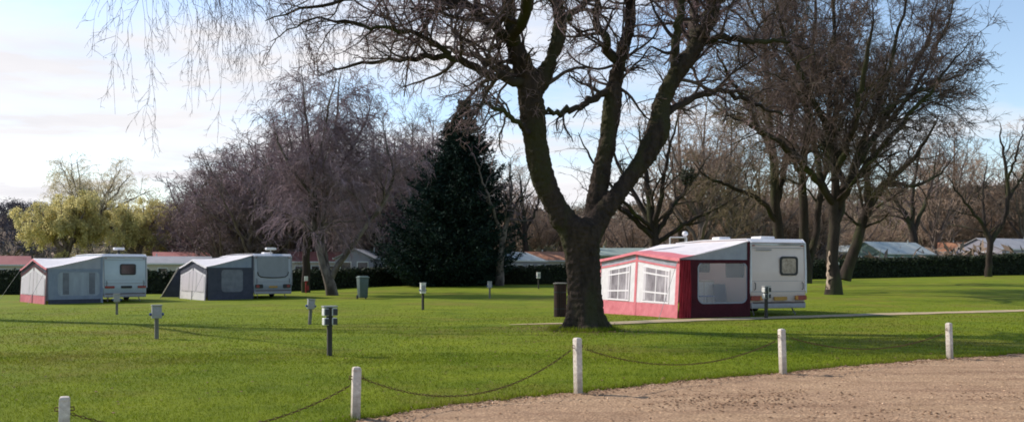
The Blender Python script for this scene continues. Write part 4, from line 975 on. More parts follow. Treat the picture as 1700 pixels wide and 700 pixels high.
def oak():
    rng = np.random.default_rng(11)
    root = thing('oak_tree', 'big bare oak with dark forked trunk in the middle of the lawn', 'tree', oloc)
    # trunk rings with root flare
    rings = [(-.12, .80, .50), (.03, .67, .42), (.16, .57, .28), (.42, .49, .13), (.9, .445, .07), (1.5, .435, .06), (2.0, .455, .05), (2.45, .53, .06), (2.75, .55, .06), (2.95, .36, .05)]
    cxz = np.array([0, .0, .0, -.01, -.02, -.03, -.06, -.1, -.12, -.12]); V = []; ns = 40
    for (z, r_, k), ox in zip(rings, cxz):
        for j in range(ns):
            a = 6.28319 * j / ns
            f = 1 + k * (.55 * math.cos(5 * a + .7) + .3 * math.cos(8 * a + 2.0)) + .04 * math.sin(3 * a + z * 2)
            V.append((ox + r_ * f * math.cos(a), r_ * f * math.sin(a) * .95, z))
    bm = bmesh.new(); vs = [bm.verts.new(v) for v in V]; n = len(rings)
    for i in range(n - 1):
        for j in range(ns): bm.faces.new((vs[i*ns+j], vs[i*ns+(j+1) % ns], vs[(i+1)*ns+(j+1) % ns], vs[(i+1)*ns+j]))
    bm.faces.new(vs[:ns][::-1]); bm.faces.new(vs[-ns:])
    A = [resample(p, [q_ * .92 for q_ in r_], 40, rng, .012) for p, r_ in limbs]
    for P, r_ in A:
        r_ = r_ * (1 + np.convolve(rng.normal(0, .22, 40), np.ones(4) / 4, 'same'))
        vv, q = tubes(P[None], r_[None], 14); o = [bm.verts.new(v) for v in vv]
        for f in q: bm.faces.new([o[k] for k in f])
        bm.faces.new(o[:14]); bm.faces.new(o[-14:])
    bmesh.ops.recalc_face_normals(bm, faces=bm.faces[:])
    me = bpy.data.meshes.new('trunk'); bm.to_mesh(me); bm.free()
    tmp = bpy.data.objects.new('trunk_tmp', me); COL.objects.link(tmp)
    md = tmp.modifiers.new('fuse', 'REMESH'); md.mode = 'VOXEL'; md.voxel_size = .032; md.use_smooth_shade = True
    sm = tmp.modifiers.new('soft', 'SMOOTH'); sm.iterations = 4; sm.factor = .5
    tx = bpy.data.textures.new('bark_ridges', 'CLOUDS'); tx.noise_scale = .10; tx.noise_depth = 3
    dp = tmp.modifiers.new('ridges', 'DISPLACE'); dp.texture = tx; dp.strength = .10; dp.mid_level = .5
    dg = bpy.context.evaluated_depsgraph_get(); me2 = bpy.data.meshes.new_from_object(tmp.evaluated_get(dg)); me2.name = 'trunk'
    bpy.data.objects.remove(tmp)
    me2.polygons.foreach_set('use_smooth', [True] * len(me2.polygons))
    link('trunk', me2, M['bark'], root)
    # side limbs
    S_ = [resample(p, r_, 24, rng, .04) for p, r_ in side]
    P = np.stack([a[0] for a in S_]); Rr = np.stack([a[1] for a in S_]); Rr *= 1 + rng.normal(0, .05, Rr.shape)
    V, Q = tubes(P, Rr, 9); link('limb', np_mesh('limb', V, Q, True), M['bark_dark'], root)
    Al = [resample(p, r_, 24, rng, .0) for p, r_ in limbs]
    # limbs only sprout from their upper two thirds
    P0 = np.concatenate([np.stack([a[0] for a in Al]), P]); R0 = np.concatenate([np.stack([a[1] for a in Al]) * .55, Rr]); L0 = np.linalg.norm(np.diff(P0, axis=1), axis=2).sum(1)
    q = []
    l1a = grow(rng, P0[:4], R0[:4], L0[:4], 2.6, .40, 1, 62, 15, .22, .8, 3.0, 9, .20, (0, 0, .02), .38, .014, up=.2)
    l1b = grow(rng, P0[4:], R0[4:], L0[4:], 3.6, .10, 1, 52, 16, .40, .7, 2.8, 9, .20, (0, 0, -.02), .50, .012, up=.1)
    l1 = tuple(np.concatenate([a, b_]) for a, b_ in zip(l1a, l1b))
    l2 = grow(rng, *l1, 4.2, .10, 1, 48, 16, .55, .4, 1.7, 7, .22, (0, 0, -.03), .52, .009)
    l3 = grow(rng, *l2, 5.5, .10, 1, 45, 18, .6, .28, 1.0, 5, .22, (0, 0, -.05), .62, .007)
    l4 = grow(rng, *l3, 6.5, .12, 1, 42, 18, .55, .18, .55, 3, .2, (0, 0, -.05), .7, .0058)
    v = []; f = []
    for (a, b_, c), s in ((l1, 6), (l2, 4)):
        vv, qq = tubes(a, b_, s); f.append(qq + sum(map(len, v))); v.append(vv)
    cr = link('crown', np_mesh('crown', np.concatenate(v), np.concatenate(f), True), M['twig_oak'], root)
    v = []; f = []
    for (a, b_, c), s in ((l3, 3), (l4, 3)):
        vv, qq = tubes(a, b_, s); f.append(qq + sum(map(len, v))); v.append(vv)
    link('twigs', np_mesh('twigs', np.concatenate(v), np.concatenate(f), True), M['twig_tip'], cr)
    print('oak', len(l1[2]), len(l2[2]), len(l3[2]), len(l4[2]))
oak()

# ---- birch outside the left edge whose boughs hang into the top of the view
hb = ((-165 - CX) / F * 30, 30.0); hl = (hb[0], hb[1], gz(*hb))
hs_ = [([(0, 0, 0), (.1, 0, 3), (0, .1, 7), (.3, 0, 11), (.2, .2, 15)], [.58, .50, .42, .2, .03])]
for pts in ([(.1, 0, 7.5), (1.6, -.3, 12.0), (5.0, -.6, 13.2), (9.0, -.9, 12.2), (12.4, -1.2, 11.0)], [(.2, 0, 8), (1.8, 1.2, 13.0), (5.5, 2, 14.2), (9.5, 2.5, 12.9), (12.6, 2.8, 11.6)],
            [(.1, 0, 7.0), (1.6, -1.2, 11.5), (4.5, -1.8, 12.9), (7.6, -2.2, 12.2), (11.2, -2.4, 10.9)], [(.2, 0, 7), (-2, .5, 12), (-4.5, 1, 15.5), (-6, 1, 16)], [(.2, 0, 8), (-1.5, 2.5, 13), (-2.5, 5, 17), (-3, 6.5, 18)], [(.2, 0, 8), (-1.5, -2.5, 13), (-2, -4, 16.5), (-3, -5.5, 17)]):
    hs_.append((pts, [.12, .10, .075, .05, .015]))
build_tree('birch_tree', 'birch outside the left edge, thin twigs hanging against the sky', 'tree', hl, hs_,
           [lv(1.25, 50, .20, .8, 2.2, 8, .14, -.10, .4, .010, 5, t0=.72), lv(.85, 42, 2.6, 2.0, 6.0, 20, .10, -.55, .55, .007, 3, lpow=.1), lv(1.7, 34, .4, .3, 1.2, 6, .18, -.35, .75, .006, 3), lv(4, 38, .35, .12, .4, 3, .2, -.1, .8, .0055, 3)],
           [M['bark_pale'], M['twig_hang']], 31)

# ---- drooping birch left of the conifer
bb = base(550, 490); bY = bb[1]
def bl_(*p): return px_stem(p, bY, bb)
build_tree('birch_tree', 'drooping purple birch with pale split trunk left of the conifer', 'tree', bb,
    [(bl_((552, 492), (546, 462), (536, 436), (524, 405, -.3), (519, 375, -.5), (524, 340, -.6), (520, 290, -.6), (512, 230, -.5), (505, 165, -.4), (500, 115, -.3)), [.40, .33, .22, .17, .155, .14, .12, .09, .06, .02]),
     (bl_((549, 468), (541, 440, .2), (536, 405, .4), (534, 370, .5), (545, 310, .6), (556, 240, .8), (560, 180, .9), (566, 120, 1)), [.24, .2, .16, .15, .13, .10, .07, .02]),
     (bl_((549, 462), (560, 440), (580, 415), (604, 378), (630, 350), (650, 308), (656, 285), (640, 240), (634, 200)), [.22, .19, .16, .14, .11, .09, .07, .05, .02]),
     (bl_((524, 330, -.6), (490, 290, -1.5), (462, 240, -2.2), (450, 190, -2.6)), [.12, .10, .06, .02]),
     (bl_((520, 290, -.6), (540, 220, -2.0), (548, 160, -3.2), (560, 130, -3.6)), [.10, .08, .05, .02]),
     (bl_((548, 300, .6), (590, 240, 1.5), (612, 190, 2.4), (618, 160, 2.8)), [.10, .08, .05, .02]),
     (bl_((530, 350, .5), (500, 300, 2), (480, 230, 3.2), (470, 170, 3.8)), [.10, .08, .05, .02])],
    [lv(2.2, 50, .36, 1.0, 3.6, 8, .14, -.02, .40, .020, 5, t0=.22, up=.5), lv(3.0, 46, .7, .8, 2.2, 8, .15, -.24, .5, .016, 3, lpow=.3), lv(4.4, 36, .6, .5, 1.4, 5, .15, -.36, .7, .013, 3, lpow=.2), lv(3.4, 34, .6, .3, .9, 3, .15, -.3, .8, .012, 3)],
    [M['bark_pale'], M['twig_purple'], M['twig_purple']], 41)
# dark upright trunk just left of it
x, Y, z = base(506, 485); b0 = (x, Y, z)
build_tree('bare_tree', 'bare tree with straight dark trunk beside the fire point', 'tree', b0,
    [(px_stem([(508, 486), (508, 430), (511, 380), (515, 320), (505, 250), (500, 190)], Y, b0), [.32, .26, .23, .2, .12, .03]), (px_stem([(510, 395), (535, 330, 1), (548, 260, 1.8), (560, 210, 2)], Y, b0), [.16, .13, .08, .02]), (px_stem([(511, 380), (480, 320, 1), (465, 260, 2), (455, 220, 2.6)], Y, b0), [.16, .12, .08, .02])],
    [lv(1.2, 52, .35, 1.2, 3.6, 7, .15, .05, .42, .022, 5, t0=.4, up=.4), lv(2.0, 44, .6, .8, 2.4, 6, .16, 0, .5, .014, 3), lv(3.0, 40, .55, .4, 1.4, 4, .16, -.05, .7, .010, 3), lv(2.5, 36, .5, .3, .9, 3, .15, -.05, .8, .009, 3)], [M['bark_dark'], M['twig_purple']], 43)

# ---- trees behind and around the large caravan
def grp(name, label, px, py, Y, stems, levels, mats, seed, wob=.05, sides0=10):
    if Y is None: b0 = base(px, py)
    else: x = (px - CX) / F * Y; b0 = (x, Y, gz(x, Y))
    return build_tree(name, label, 'tree', b0, [(px_stem(p, b0[1], b0), r_) for p, r_ in stems], levels, mats, seed, wob=wob, sides0=sides0), b0
LV50 = lambda tr=0.0, k=1.0: [lv(1.5 * k, 46, .32, 1.4, 5.0, 8, .16, .06 + tr, .36, .024, 5, t0=.25, up=.35), lv(2.9 * k, 42, .6, .9, 3.2, 6, .18, tr, .5, .018, 3), lv(4.2 * k, 38, .6, .5, 1.9, 5, .18, tr * 1.5, .65, .013, 3), lv(4.4 * k, 36, .6, .35, 1.2, 3, .16, tr * 1.5, .8, .0115, 3)]
root, b0 = grp('bare_tree', 'huge spreading bare tree with many stems beside the large caravan', 1385, 487, 50,
    [([(1384, 489), (1382, 450), (1385, 400), (1388, 350), (1385, 300, -.3), (1376, 220, -.6), (1378, 130, -.8), (1385, 20, -1), (1390, -120, -1.2)], [.52, .33, .31, .29, .20, .16, .12, .09, .02]),
     ([(1387, 370), (1402, 318), (1425, 255), (1452, 190, -.5), (1480, 110, -1), (1500, 20, -1.4), (1520, -90, -1.8)], [.25, .21, .18, .15, .11, .07, .02]),
     ([(1390, 345), (1425, 290, -1), (1475, 230, -1.8), (1520, 180, -2.4), (1570, 120, -3), (1605, 70, -3.3)], [.19, .17, .14, .10, .07, .02]),
     ([(1386, 360), (1365, 300, 1), (1345, 220, 1.8), (1330, 130, 2.4), (1320, 20, 3), (1310, -90, 3.4)], [.22, .19, .16, .12, .08, .02]),
     ([(1386, 340), (1350, 290, -1.5), (1300, 240, -3), (1250, 205, -4.4), (1200, 190, -5.4)], [.22, .18, .14, .09, .02]),
     ([(1405, 310), (1450, 230, 2), (1500, 150, 3.6), (1545, 60, 5), (1560, -20, 5.8)], [.22, .18, .13, .08, .02]),
     ([(1376, 220, -.6), (1340, 140, -2.5), (1300, 60, -4), (1280, -40, -5)], [.18, .14, .09, .02]),
     ([(1452, 190, -.5), (1530, 150, .5), (1590, 125, 1.2), (1630, 110, 1.8)], [.14, .10, .06, .02]),
     ([(1385, 300, -.3), (1420, 200, -3), (1440, 100, -4.6), (1450, 0, -5.6)], [.2, .16, .11, .02]),
     ([(1425, 255), (1480, 200, 2.5), (1530, 130, 4), (1575, 40, 5), (1590, -30, 5.4)], [.17, .13, .09, .06, .02]),
     ([(1380, 270, -.4), (1340, 180, 1.2), (1290, 90, 2.4), (1240, 10, 3.2), (1220, -60, 3.6)], [.18, .14, .10, .06, .02]),
     ([(1400, 320), (1380, 210, 3), (1400, 110, 5), (1420, 0, 6)], [.18, .14, .09, .02])],
    LV50(-.03, .94), [M['bark_dark'], M['twig_brown'], M['twig_brown']], 51)
# pale stripped patch of wood on its trunk, following the bark
b = B(); P = []
for j in range(22):
    z = .30 + 2.75 * j / 21; row = []
    rt = np.interp(z, [0, .45, 1.3, 3.1], [.50, .40, .335, .315]); cxo = np.interp(z, [0, 1.3, 3.1], [-.03, -.10, .0])
    a0 = 186 + 9 * math.sin(j * 1.7) + 6 * math.sin(j * 3.1); wdt_ = max(7, (46 + 22 * math.sin(j * 1.3 + .6) + 10 * math.sin(j * 2.9)) * (1 - .72 * (j / 21)))
    for i in range(7):
        a = R(a0 + wdt_ * i / 6); rr_ = rt * 1.035
        row.append((rr_ * math.cos(a) + cxo, rr_ * math.sin(a), z))
    P.append(row)
b.grid(P).obj('stripped_wood', M['bark_wood'], root, smooth=60)
grp('bare_tree', 'leaning bare tree with thick slanting trunk right of the large caravan', 1404, 462, 68,
    [([(1402, 464), (1412, 430), (1428, 385), (1442, 340), (1462, 312), (1500, 280, -1), (1535, 240, -2), (1560, 190, -2.5)], [.50, .42, .38, .34, .28, .2, .13, .03]), ([(1440, 345), (1440, 290), (1455, 230), (1470, 150)], [.26, .2, .14, .03]), ([(1470, 305), (1520, 310, 1), (1560, 290, 2), (1590, 250, 2.5)], [.18, .14, .09, .02])],
    LV50(0, .9), [M['bark_dark'], M['twig_brown']], 52)
grp('bare_tree', 'olive tinged bare tree with upright trunk behind the large caravan roof', 1294, 470, 58,
    [([(1296, 470), (1293, 395), (1286, 330), (1284, 250), (1278, 170), (1270, 80), (1262, -60)], [.42, .34, .30, .26, .2, .12, .03]), ([(1292, 370), (1262, 330, -1), (1215, 310, -2), (1175, 296, -2.8), (1150, 270, -3)], [.18, .15, .11, .07, .02]), ([(1288, 340), (1310, 250, 1), (1322, 150, 2), (1325, 30, 3)], [.22, .18, .12, .02]), ([(1285, 260), (1250, 190, -2), (1210, 130, -3.4), (1180, 60, -4)], [.18, .13, .09, .02]), ([(1284, 240), (1240, 200, 2), (1190, 180, 3.5), (1165, 150, 4)], [.15, .11, .07, .02])],
    LV50(-.06, .95), [M['bark_dark'], M['twig_olive']], 53)
grp('bare_tree', 'twin stemmed bare tree close behind right end of large caravan', 1338, 470, 60,
    [([(1338, 470), (1336, 400), (1333, 330), (1335, 250), (1345, 150), (1352, 30), (1360, -70)], [.40, .32, .28, .24, .17, .1, .03]), ([(1340, 460), (1352, 400, .5), (1362, 330, 1), (1372, 250, 1.6), (1400, 160, 2.2), (1420, 60, 3)], [.28, .24, .21, .17, .11, .02]), ([(1334, 300), (1300, 230, -1.5), (1280, 150, -2.6), (1250, 60, -3.4)], [.18, .13, .09, .02])],
    LV50(-.05, .95), [M['bark_dark'], M['twig_olive']], 54)
# spreading tree behind the oak limbs, with a mistletoe clump
root, b0 = grp('bare_tree', 'wide spreading bare tree with mistletoe clump, seen between oak limbs', 1088, 452, 80,
    [([(1088, 455), (1088, 405), (1084, 370), (1075, 320), (1068, 260), (1060, 200)], [.55, .48, .40, .28, .16, .03]), ([(1090, 400), (1050, 360, -1), (1010, 335, -2), (965, 310, -3)], [.28, .22, .15, .03]), ([(1088, 390), (1115, 345, 1), (1150, 300, 2), (1180, 255, 3)], [.28, .22, .15, .03]), ([(1086, 380), (1100, 310, -1.5), (1112, 240, -2.5), (1130, 180, -3)], [.28, .2, .13, .03]), ([(1086, 380), (1048, 315, 1.5), (1020, 260, 2.5), (1000, 200, 3)], [.26, .2, .13, .03]), ([(1090, 405), (1140, 370, -1), (1190, 345, -2), (1235, 320, -3)], [.24, .18, .12, .03]), ([(1086, 385), (1030, 330, -3), (980, 260, -4.5), (960, 220, -5)], [.2, .15, .1, .03])],
    [lv(1.0, 46, .34, 1.6, 5, 7, .15, .05, .42, .03, 4, t0=.25, up=.3), lv(1.4, 42, .6, 1, 3, 5, .16, 0, .5, .018, 3), lv(2.0, 38, .55, .6, 1.8, 4, .16, 0, .7, .014, 3), lv(1.8, 36, .5, .4, 1.2, 3, .16, 0, .8, .012, 3)], [M['bark_dark'], M['twig_brown']], 55)
r = np.random.default_rng(4); n = 420; c = nrm(r.normal(0, 1, (n, 3))) * (r.uniform(0, 1, (n, 1)) ** .4) * .85 + np.array(W(1142, 292, 81)) - np.array(b0)
d1_ = nrm(r.normal(0, 1, (n, 3))) * .18; d2_ = nrm(np.cross(d1_, r.normal(0, 1, (n, 3)))) * .06
link('mistletoe', np_mesh('mistletoe', np.stack([c - d1_, c + d2_, c + d1_, c - d2_], 1).reshape(-1, 3), np.arange(n * 4).reshape(-1, 4)), M['mistletoe'], root)
# small pale trunk in front of the conifer's right side, and the thin tree right of it
x, Y, z = base(830, 474)
grp('bare_tree', 'slim bare tree with pale trunk at right side of the conifer', 829, 474, Y,
    [([(829, 475), (830, 430), (834, 395), (845, 355), (850, 310), (848, 262)], [.40, .30, .26, .18, .10, .02]), ([(833, 400), (820, 350, -1), (800, 300, -1.8), (790, 262, -2.2)], [.16, .12, .07, .02]), ([(840, 365), (868, 320, .6), (886, 280, 1)], [.12, .08, .02])],
    [lv(1.2, 48, .34, 1.2, 3.4, 7, .15, 0, .42, .024, 4, t0=.35, up=.3), lv(1.9, 42, .6, .8, 2.4, 5, .16, -.05, .5, .014, 3), lv(2.6, 38, .55, .4, 1.4, 4, .16, -.08, .7, .011, 3)], [M['bark_pale'], M['twig_purple']], 56)
grp('bare_tree', 'small dark bare tree with fan of branches left of oak trunk', 872, 455, 95,
    [([(876, 456), (872, 410), (870, 370), (866, 320), (862, 285)], [.45, .36, .28, .16, .03]), ([(872, 400), (848, 360, -1), (838, 315, -2)], [.2, .14, .03]), ([(871, 385), (892, 345, 1), (900, 300, 2)], [.2, .14, .03]), ([(870, 365), (845, 330, 1), (850, 290, 2)], [.16, .1, .03])],
    [lv(.9, 46, .34, 1.4, 4.2, 6, .15, .04, .42, .03, 4, t0=.3), lv(1.3, 42, .6, 1, 2.6, 5, .16, 0, .5, .02, 3), lv(1.8, 38, .55, .6, 1.6, 4, .16, 0, .7, .015, 3)], [M['bark_dark'], M['twig_far']], 57)
# tree at the right edge in front of the hedge
grp('bare_tree', 'bare tree before the right hedge, forking low with pale cut limb', 1641, 457, 82,
    [([(1641, 459), (1642, 425), (1645, 398), (1634, 375), (1615, 350, -.4), (1590, 320, -.8), (1570, 290, -1)], [.34, .27, .27, .18, .13, .08, .03]), ([(1645, 402), (1662, 375, .3), (1674, 340, .5), (1672, 295, .6), (1664, 245, .8), (1660, 205, .9)], [.24, .22, .19, .16, .1, .03]), ([(1674, 330, .5), (1695, 295, 1), (1715, 255, 1.5)], [.16, .12, .03]), ([(1634, 375), (1630, 320, 1), (1640, 265, 2)], [.16, .1, .03]), ([(1672, 300, .6), (1690, 250, -1), (1700, 205, -1.6)], [.14, .09, .03])],
    [lv(1.0, 50, .36, 1.2, 3.8, 7, .18, .04, .42, .026, 4, t0=.3), lv(1.5, 44, .6, .8, 2.4, 5, .2, 0, .5, .016, 3), lv(2.2, 40, .55, .4, 1.4, 4, .2, 0, .7, .012, 3), lv(1.8, 38, .5, .3, .9, 3, .2, 0, .8, .010, 3)], [M['bark_dark'], M['twig_brown']], 58)
grp('bare_tree', 'dark bare tree with leaning branches behind the pale green home', 1515, 440, 118,
    [([(1516, 442), (1518, 405), (1515, 380), (1500, 350), (1480, 325), (1460, 290)], [.6, .5, .42, .28, .18, .03]), ([(1517, 385), (1535, 340), (1550, 295), (1555, 250)], [.3, .24, .15, .03]), ([(1515, 380), (1515, 320), (1525, 260), (1530, 225)], [.3, .22, .14, .03])],
    [lv(.8, 46, .34, 2, 5.5, 6, .16, .05, .42, .04, 4, t0=.3), lv(1.1, 42, .6, 1.2, 3.4, 5, .17, 0, .5, .024, 3), lv(1.5, 38, .55, .8, 2, 4, .17, 0, .7, .018, 3)], [M['bark_dark'], M['twig_far']], 59)

# ---- conifer
def conifer():
    rng = np.random.default_rng(61); b0 = base(745, 474); Y = b0[1]
    root = thing('conifer_tree', 'dark green cone shaped conifer in the middle of the lawn', 'tree', b0)
    ys_ = np.array([476, 462, 442, 420, 385, 345, 305, 265, 232, 200, 178, 162]); rad = np.array([58, 92, 104, 106, 98, 86, 70, 52, 36, 20, 10, 2]) / F * Y
    cxp = np.interp(ys_, [162, 300, 476], [771, 762, 741]); zz = CZ + (HY - ys_) / F * Y - b0[2]; cx_ = (cxp - CX) / F * Y - b0[0]
    B().tube([(0, 0, -.1), (.02, 0, 3), (.4, 0, zz[-3]), (cx_[-1], 0, zz[-1])], [.34, .28, .10, .02], 10).obj('trunk', M['bark_dark'], root)
    Ls, Vs = [], []
    def boughs(n, m, lo, hi, spread, leaf, rise):
        z = zz[0] + .25 + (zz[-1] - zz[0] - .5) * (1 - np.sqrt(rng.uniform(0, 1, n))) ** .92
        rm = np.interp(z, zz, rad); a = rng.uniform(0, 6.283, n); ln = rm * rng.uniform(lo, hi, n) + .12
        t = rng.uniform(.08, 1, (n, m)) ** .75
        side_ = rng.normal(0, 1, (n, m)) * spread * (.25 + .75 * np.sin(np.pi * np.clip(t, 0, .93))) * ln[:, None] * .5
        X = np.interp(z, zz, cx_)[:, None] + np.cos(a)[:, None] * ln[:, None] * t - np.sin(a)[:, None] * side_
        Yc = np.sin(a)[:, None] * ln[:, None] * t + np.cos(a)[:, None] * side_
        Zc = z[:, None] + ln[:, None] * (-.30 * t + rise * t ** 2.5) + rng.normal(0, .07, (n, m)) - np.abs(side_) * .25
        C = np.stack([X, Yc, np.maximum(Zc, .10)], -1).reshape(-1, 3); k = len(C)
        out = np.repeat(np.stack([np.cos(a), np.sin(a), np.full(n, .15)], -1), m, 0)
        d = nrm(out * rng.uniform(.5, 1.4, (k, 1)) + rng.normal(0, .45, (k, 3))); s_ = nrm(np.cross(d, rng.normal(0, 1, (k, 3))))
        l_ = rng.uniform(.6, 1.3, (k, 1)) * leaf; w_ = l_ * rng.uniform(.14, .26, (k, 1))
        Vs.append(np.stack([C, C + d * l_ * .45 + s_ * w_, C + d * l_, C + d * l_ * .45 - s_ * w_], 1).reshape(-1, 3))
    boughs(2400, 26, .35, .86, .25, .30, .22)
    boughs(430, 200, .84, 1.10, .22, .24, .40)
    boughs(190, 130, 1.06, 1.34, .15, .22, .50)
    V = np.concatenate(Vs); k = len(V) // 4
    link('crown', np_mesh('crown', V, np.arange(k * 4).reshape(-1, 4)), M['conifer'], root)
conifer()

# ---- willow, pale yellow, with lower greener willows
def willow(label, px, Y, px0, px1, ytop, ybot, mt, seed, dens=1.0, droop=-.6, leaf=.16, nl=9):
    rng = np.random.default_rng(seed); x = (px - CX) / F * Y; b0 = (x, Y, gz(x, Y)); Ht = CZ + (HY - ytop) / F * Y - b0[2]; hw = (px1 - px0) / 2 / F * Y
    root = thing('willow_tree', label, 'tree', b0, 0, 'yellow green willows at left')
    st = [([(0, 0, 0), (.1, 0, Ht * .2), (0, .1, Ht * .38)], [.5, .42, .35])]
    for k in range(9):
        a = k * 2.4 + rng.uniform(-.3, .3); q = rng.uniform(.35, .85); st.append(([(0, 0, Ht * .30), (hw * q * .45 * math.cos(a), hw * q * .45 * math.sin(a), Ht * .62), (hw * q * 1.05 * math.cos(a), hw * q * .8 * math.sin(a), Ht * (1.02 - .42 * q * q))], [.22, .14, .03]))
    A = [resample(p, r_, 16, rng, .08) for p, r_ in st]; P = np.stack([a[0] for a in A]); Rr = np.stack([a[1] for a in A]); Ln = np.linalg.norm(np.diff(P, axis=1), axis=2).sum(1)
    l1 = grow(rng, P, Rr, Ln, 1.1 * dens, .35, 1, 50, 15, .4, 1.2, 4, 7, .16, (0, 0, .05), .4, .03, up=.6)
    l2 = grow(rng, *l1, 1.6 * dens, .2, 1, 45, 15, .7, 1, 3, 7, .14, (0, 0, droop * .6), .5, .02)
    l3 = grow(rng, *l2, 1.5 * dens, .2, 1, 35, 15, .9, .8, 3.0, 7, .12, (0, 0, droop), .6, .014, lpow=.2)
    V, Q = tubes(P, Rr, 8); v1, q1 = tubes(l1[0], l1[1], 4)
    link('trunk', np_mesh('trunk', np.concatenate([V, v1]), np.concatenate([Q, q1 + len(V)]), True), M['bark_far'], root)
    v2, q2 = tubes(l2[0], l2[1], 3); v3, q3 = tubes(l3[0], l3[1], 3)
    cr = link('crown', np_mesh('crown', np.concatenate([v2, v3]), np.concatenate([q2, q3 + len(v2)]), True), mt, root)
    C = l3[0][:, 1:].reshape(-1, 3); C = np.repeat(C, nl // 4 + 1, 0) + rng.normal(0, .13, (len(C) * (nl // 4 + 1), 3)); k = len(C)
    d = nrm(rng.normal(0, .5, (k, 3)) + np.array([0, 0, -.8])); s = nrm(np.cross(d, rng.normal(0, 1, (k, 3)))); l_ = rng.uniform(.5, 1.3, (k, 1)) * leaf; w_ = l_ * .25
    link('leaves', np_mesh('leaves', np.stack([C, C + d * l_ * .5 + s * w_, C + d * l_, C + d * l_ * .5 - s * w_], 1).reshape(-1, 3), np.arange(k * 4).reshape(-1, 4)), mt, cr)
willow('tall pale yellow willow rising above the others at left', 148, 112, 34, 262, 262, 430, M['willow'], 71, 1.25, -.25, .13, 4)
willow('bushy yellow green willow under the tall pale one', 108, 98, 22, 186, 328, 430, M['willow_low'], 72, 1.5, -.8, .21, 24)
willow('duller green willow between pale willow and purple wood', 225, 100, 150, 306, 340, 430, M['willow_low'], 73, 1.4, -.8, .20, 24)

# ---- generic bare trees: a few shapes, copied through the woods
def variant(name, seed, H, spread, tr, fork, nst, mats, droop=0.0, k=1.0):
    rng = np.random.default_rng(seed); st = [([(0, 0, -.2), (rng.normal(0, .1), rng.normal(0, .1), fork * .6), (rng.normal(0, .2), rng.normal(0, .2), fork), (rng.normal(0, .5), rng.normal(0, .5), H * .98)], [tr * 1.25, tr, tr * .9, .04])]
    for i in range(nst):
        a = i * 2.4 + rng.uniform(-.4, .4); z0 = fork * rng.uniform(.75, 1.6); q = rng.uniform(.6, 1.0); zt = H * rng.uniform(.62, .97)
        st.append(([(0, 0, z0), (spread * q * .45 * math.cos(a), spread * q * .45 * math.sin(a), z0 + (zt - z0) * .45), (spread * q * math.cos(a), spread * q * math.sin(a), zt)], [tr * .5, tr * .32, .04]))
    return build_tree(name, 'bare tree', 'tree', (0, 0, 0), st, [lv(1.1 * k, 46, .36, 1.5, 5, 6, .16, .04 + droop * .3, .36, .032, 4, t0=.2, up=.35), lv(1.7 * k, 42, .6, 1, 3, 5, .17, droop, .5, .022, 3), lv(2.5 * k, 38, .65, .7, 2.2, 4, .17, droop * 1.4, .7, .021, 3), lv(2.6 * k, 36, .65, .5, 1.6, 3, .17, droop, .8, .020, 3)], mats, seed, npts=14, sides0=7, wob=.06)
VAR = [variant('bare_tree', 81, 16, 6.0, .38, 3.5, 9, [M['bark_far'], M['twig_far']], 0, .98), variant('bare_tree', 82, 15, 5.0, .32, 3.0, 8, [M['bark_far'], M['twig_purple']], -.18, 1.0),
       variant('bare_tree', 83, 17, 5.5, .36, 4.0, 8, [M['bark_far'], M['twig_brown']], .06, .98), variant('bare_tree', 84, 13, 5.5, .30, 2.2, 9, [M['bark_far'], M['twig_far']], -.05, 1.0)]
M['twig_warm'] = mat('warm_brown_twigs', (.46, .33, .245), (.30, .215, .16), .3, .95, spec=.05, island=.35)
VARB = []
for v_ in VAR:          # the same four shapes with warmer brown twigs, for the woods at the right
    c_ = copy_tree(v_)
    for ch in c_.children:
        if ch.name.startswith('crown'):
            ch.data = ch.data.copy(); ch.data.materials[0] = M['twig_warm']
    VARB.append(c_)
VAR = VAR + VARB
used = [False] * len(VAR)
def wood(px, ytop, Y, v, label, group, wide=1.0, rzv=None):
    H0 = (16, 15, 17, 13)[v]
    if px > 820: v += 4
    src = VAR[v]; x = (px - CX) / F * Y; z = gz(x, Y); Ht = CZ + (HY - ytop) / F * Y - z
    o = src if not used[v] else copy_tree(src); used[v] = True
    k = Ht / H0; o.location = (x, Y, z); o.scale = (k * wide, k * wide, k); o.rotation_euler = (0, 0, random.uniform(0, 6.28) if rzv is None else rzv)
    o['label'] = label; o['category'] = 'tree'; o['group'] = group
rw = random.Random(3)
GL, GM, GR = 'bare purple wood behind the left caravans', 'bare trees behind conifer and oak', 'bare brown wood behind the right hedge'
LL, LM, LR = 'bare purple brown tree in the dense wood behind the left caravans', 'bare tree in the wood line behind conifer and big oak', 'bare brown tree in the wood line beyond the right hedge'
for px, yt, Y, v, wd_ in [(292, 322, 118, 3, 1.2), (310, 318, 106, 1, 1.2), (338, 292, 100, 1, 1.2), (362, 282, 94, 3, 1.2), (390, 262, 92, 1, 1.2), (415, 250, 90, 0, 1.2), (448, 240, 90, 1, 1.2), (478, 232, 90, 1, 1.2), (500, 250, 92, 3, 1.2), (282, 335, 104, 3, 1.2), (322, 296, 112, 0, 1.1), (350, 275, 120, 1, 1.1), (378, 262, 104, 2, 1.2), (405, 243, 112, 1, 1.2), (432, 230, 100, 0, 1.2), (462, 215, 108, 1, 1.1), (300, 345, 100, 1, 1.3), (345, 325, 98, 3, 1.4), (395, 312, 96, 3, 1.4), (440, 300, 95, 1, 1.4), (480, 270, 98, 2, 1.1), (262, 350, 125, 3, 1.3), (370, 350, 92, 3, 1.5), (420, 355, 92, 3, 1.5), (475, 350, 92, 3, 1.5), (520, 330, 96, 0, 1.2)]:
    wood(px, yt, Y, v, LL, GL, wd_)
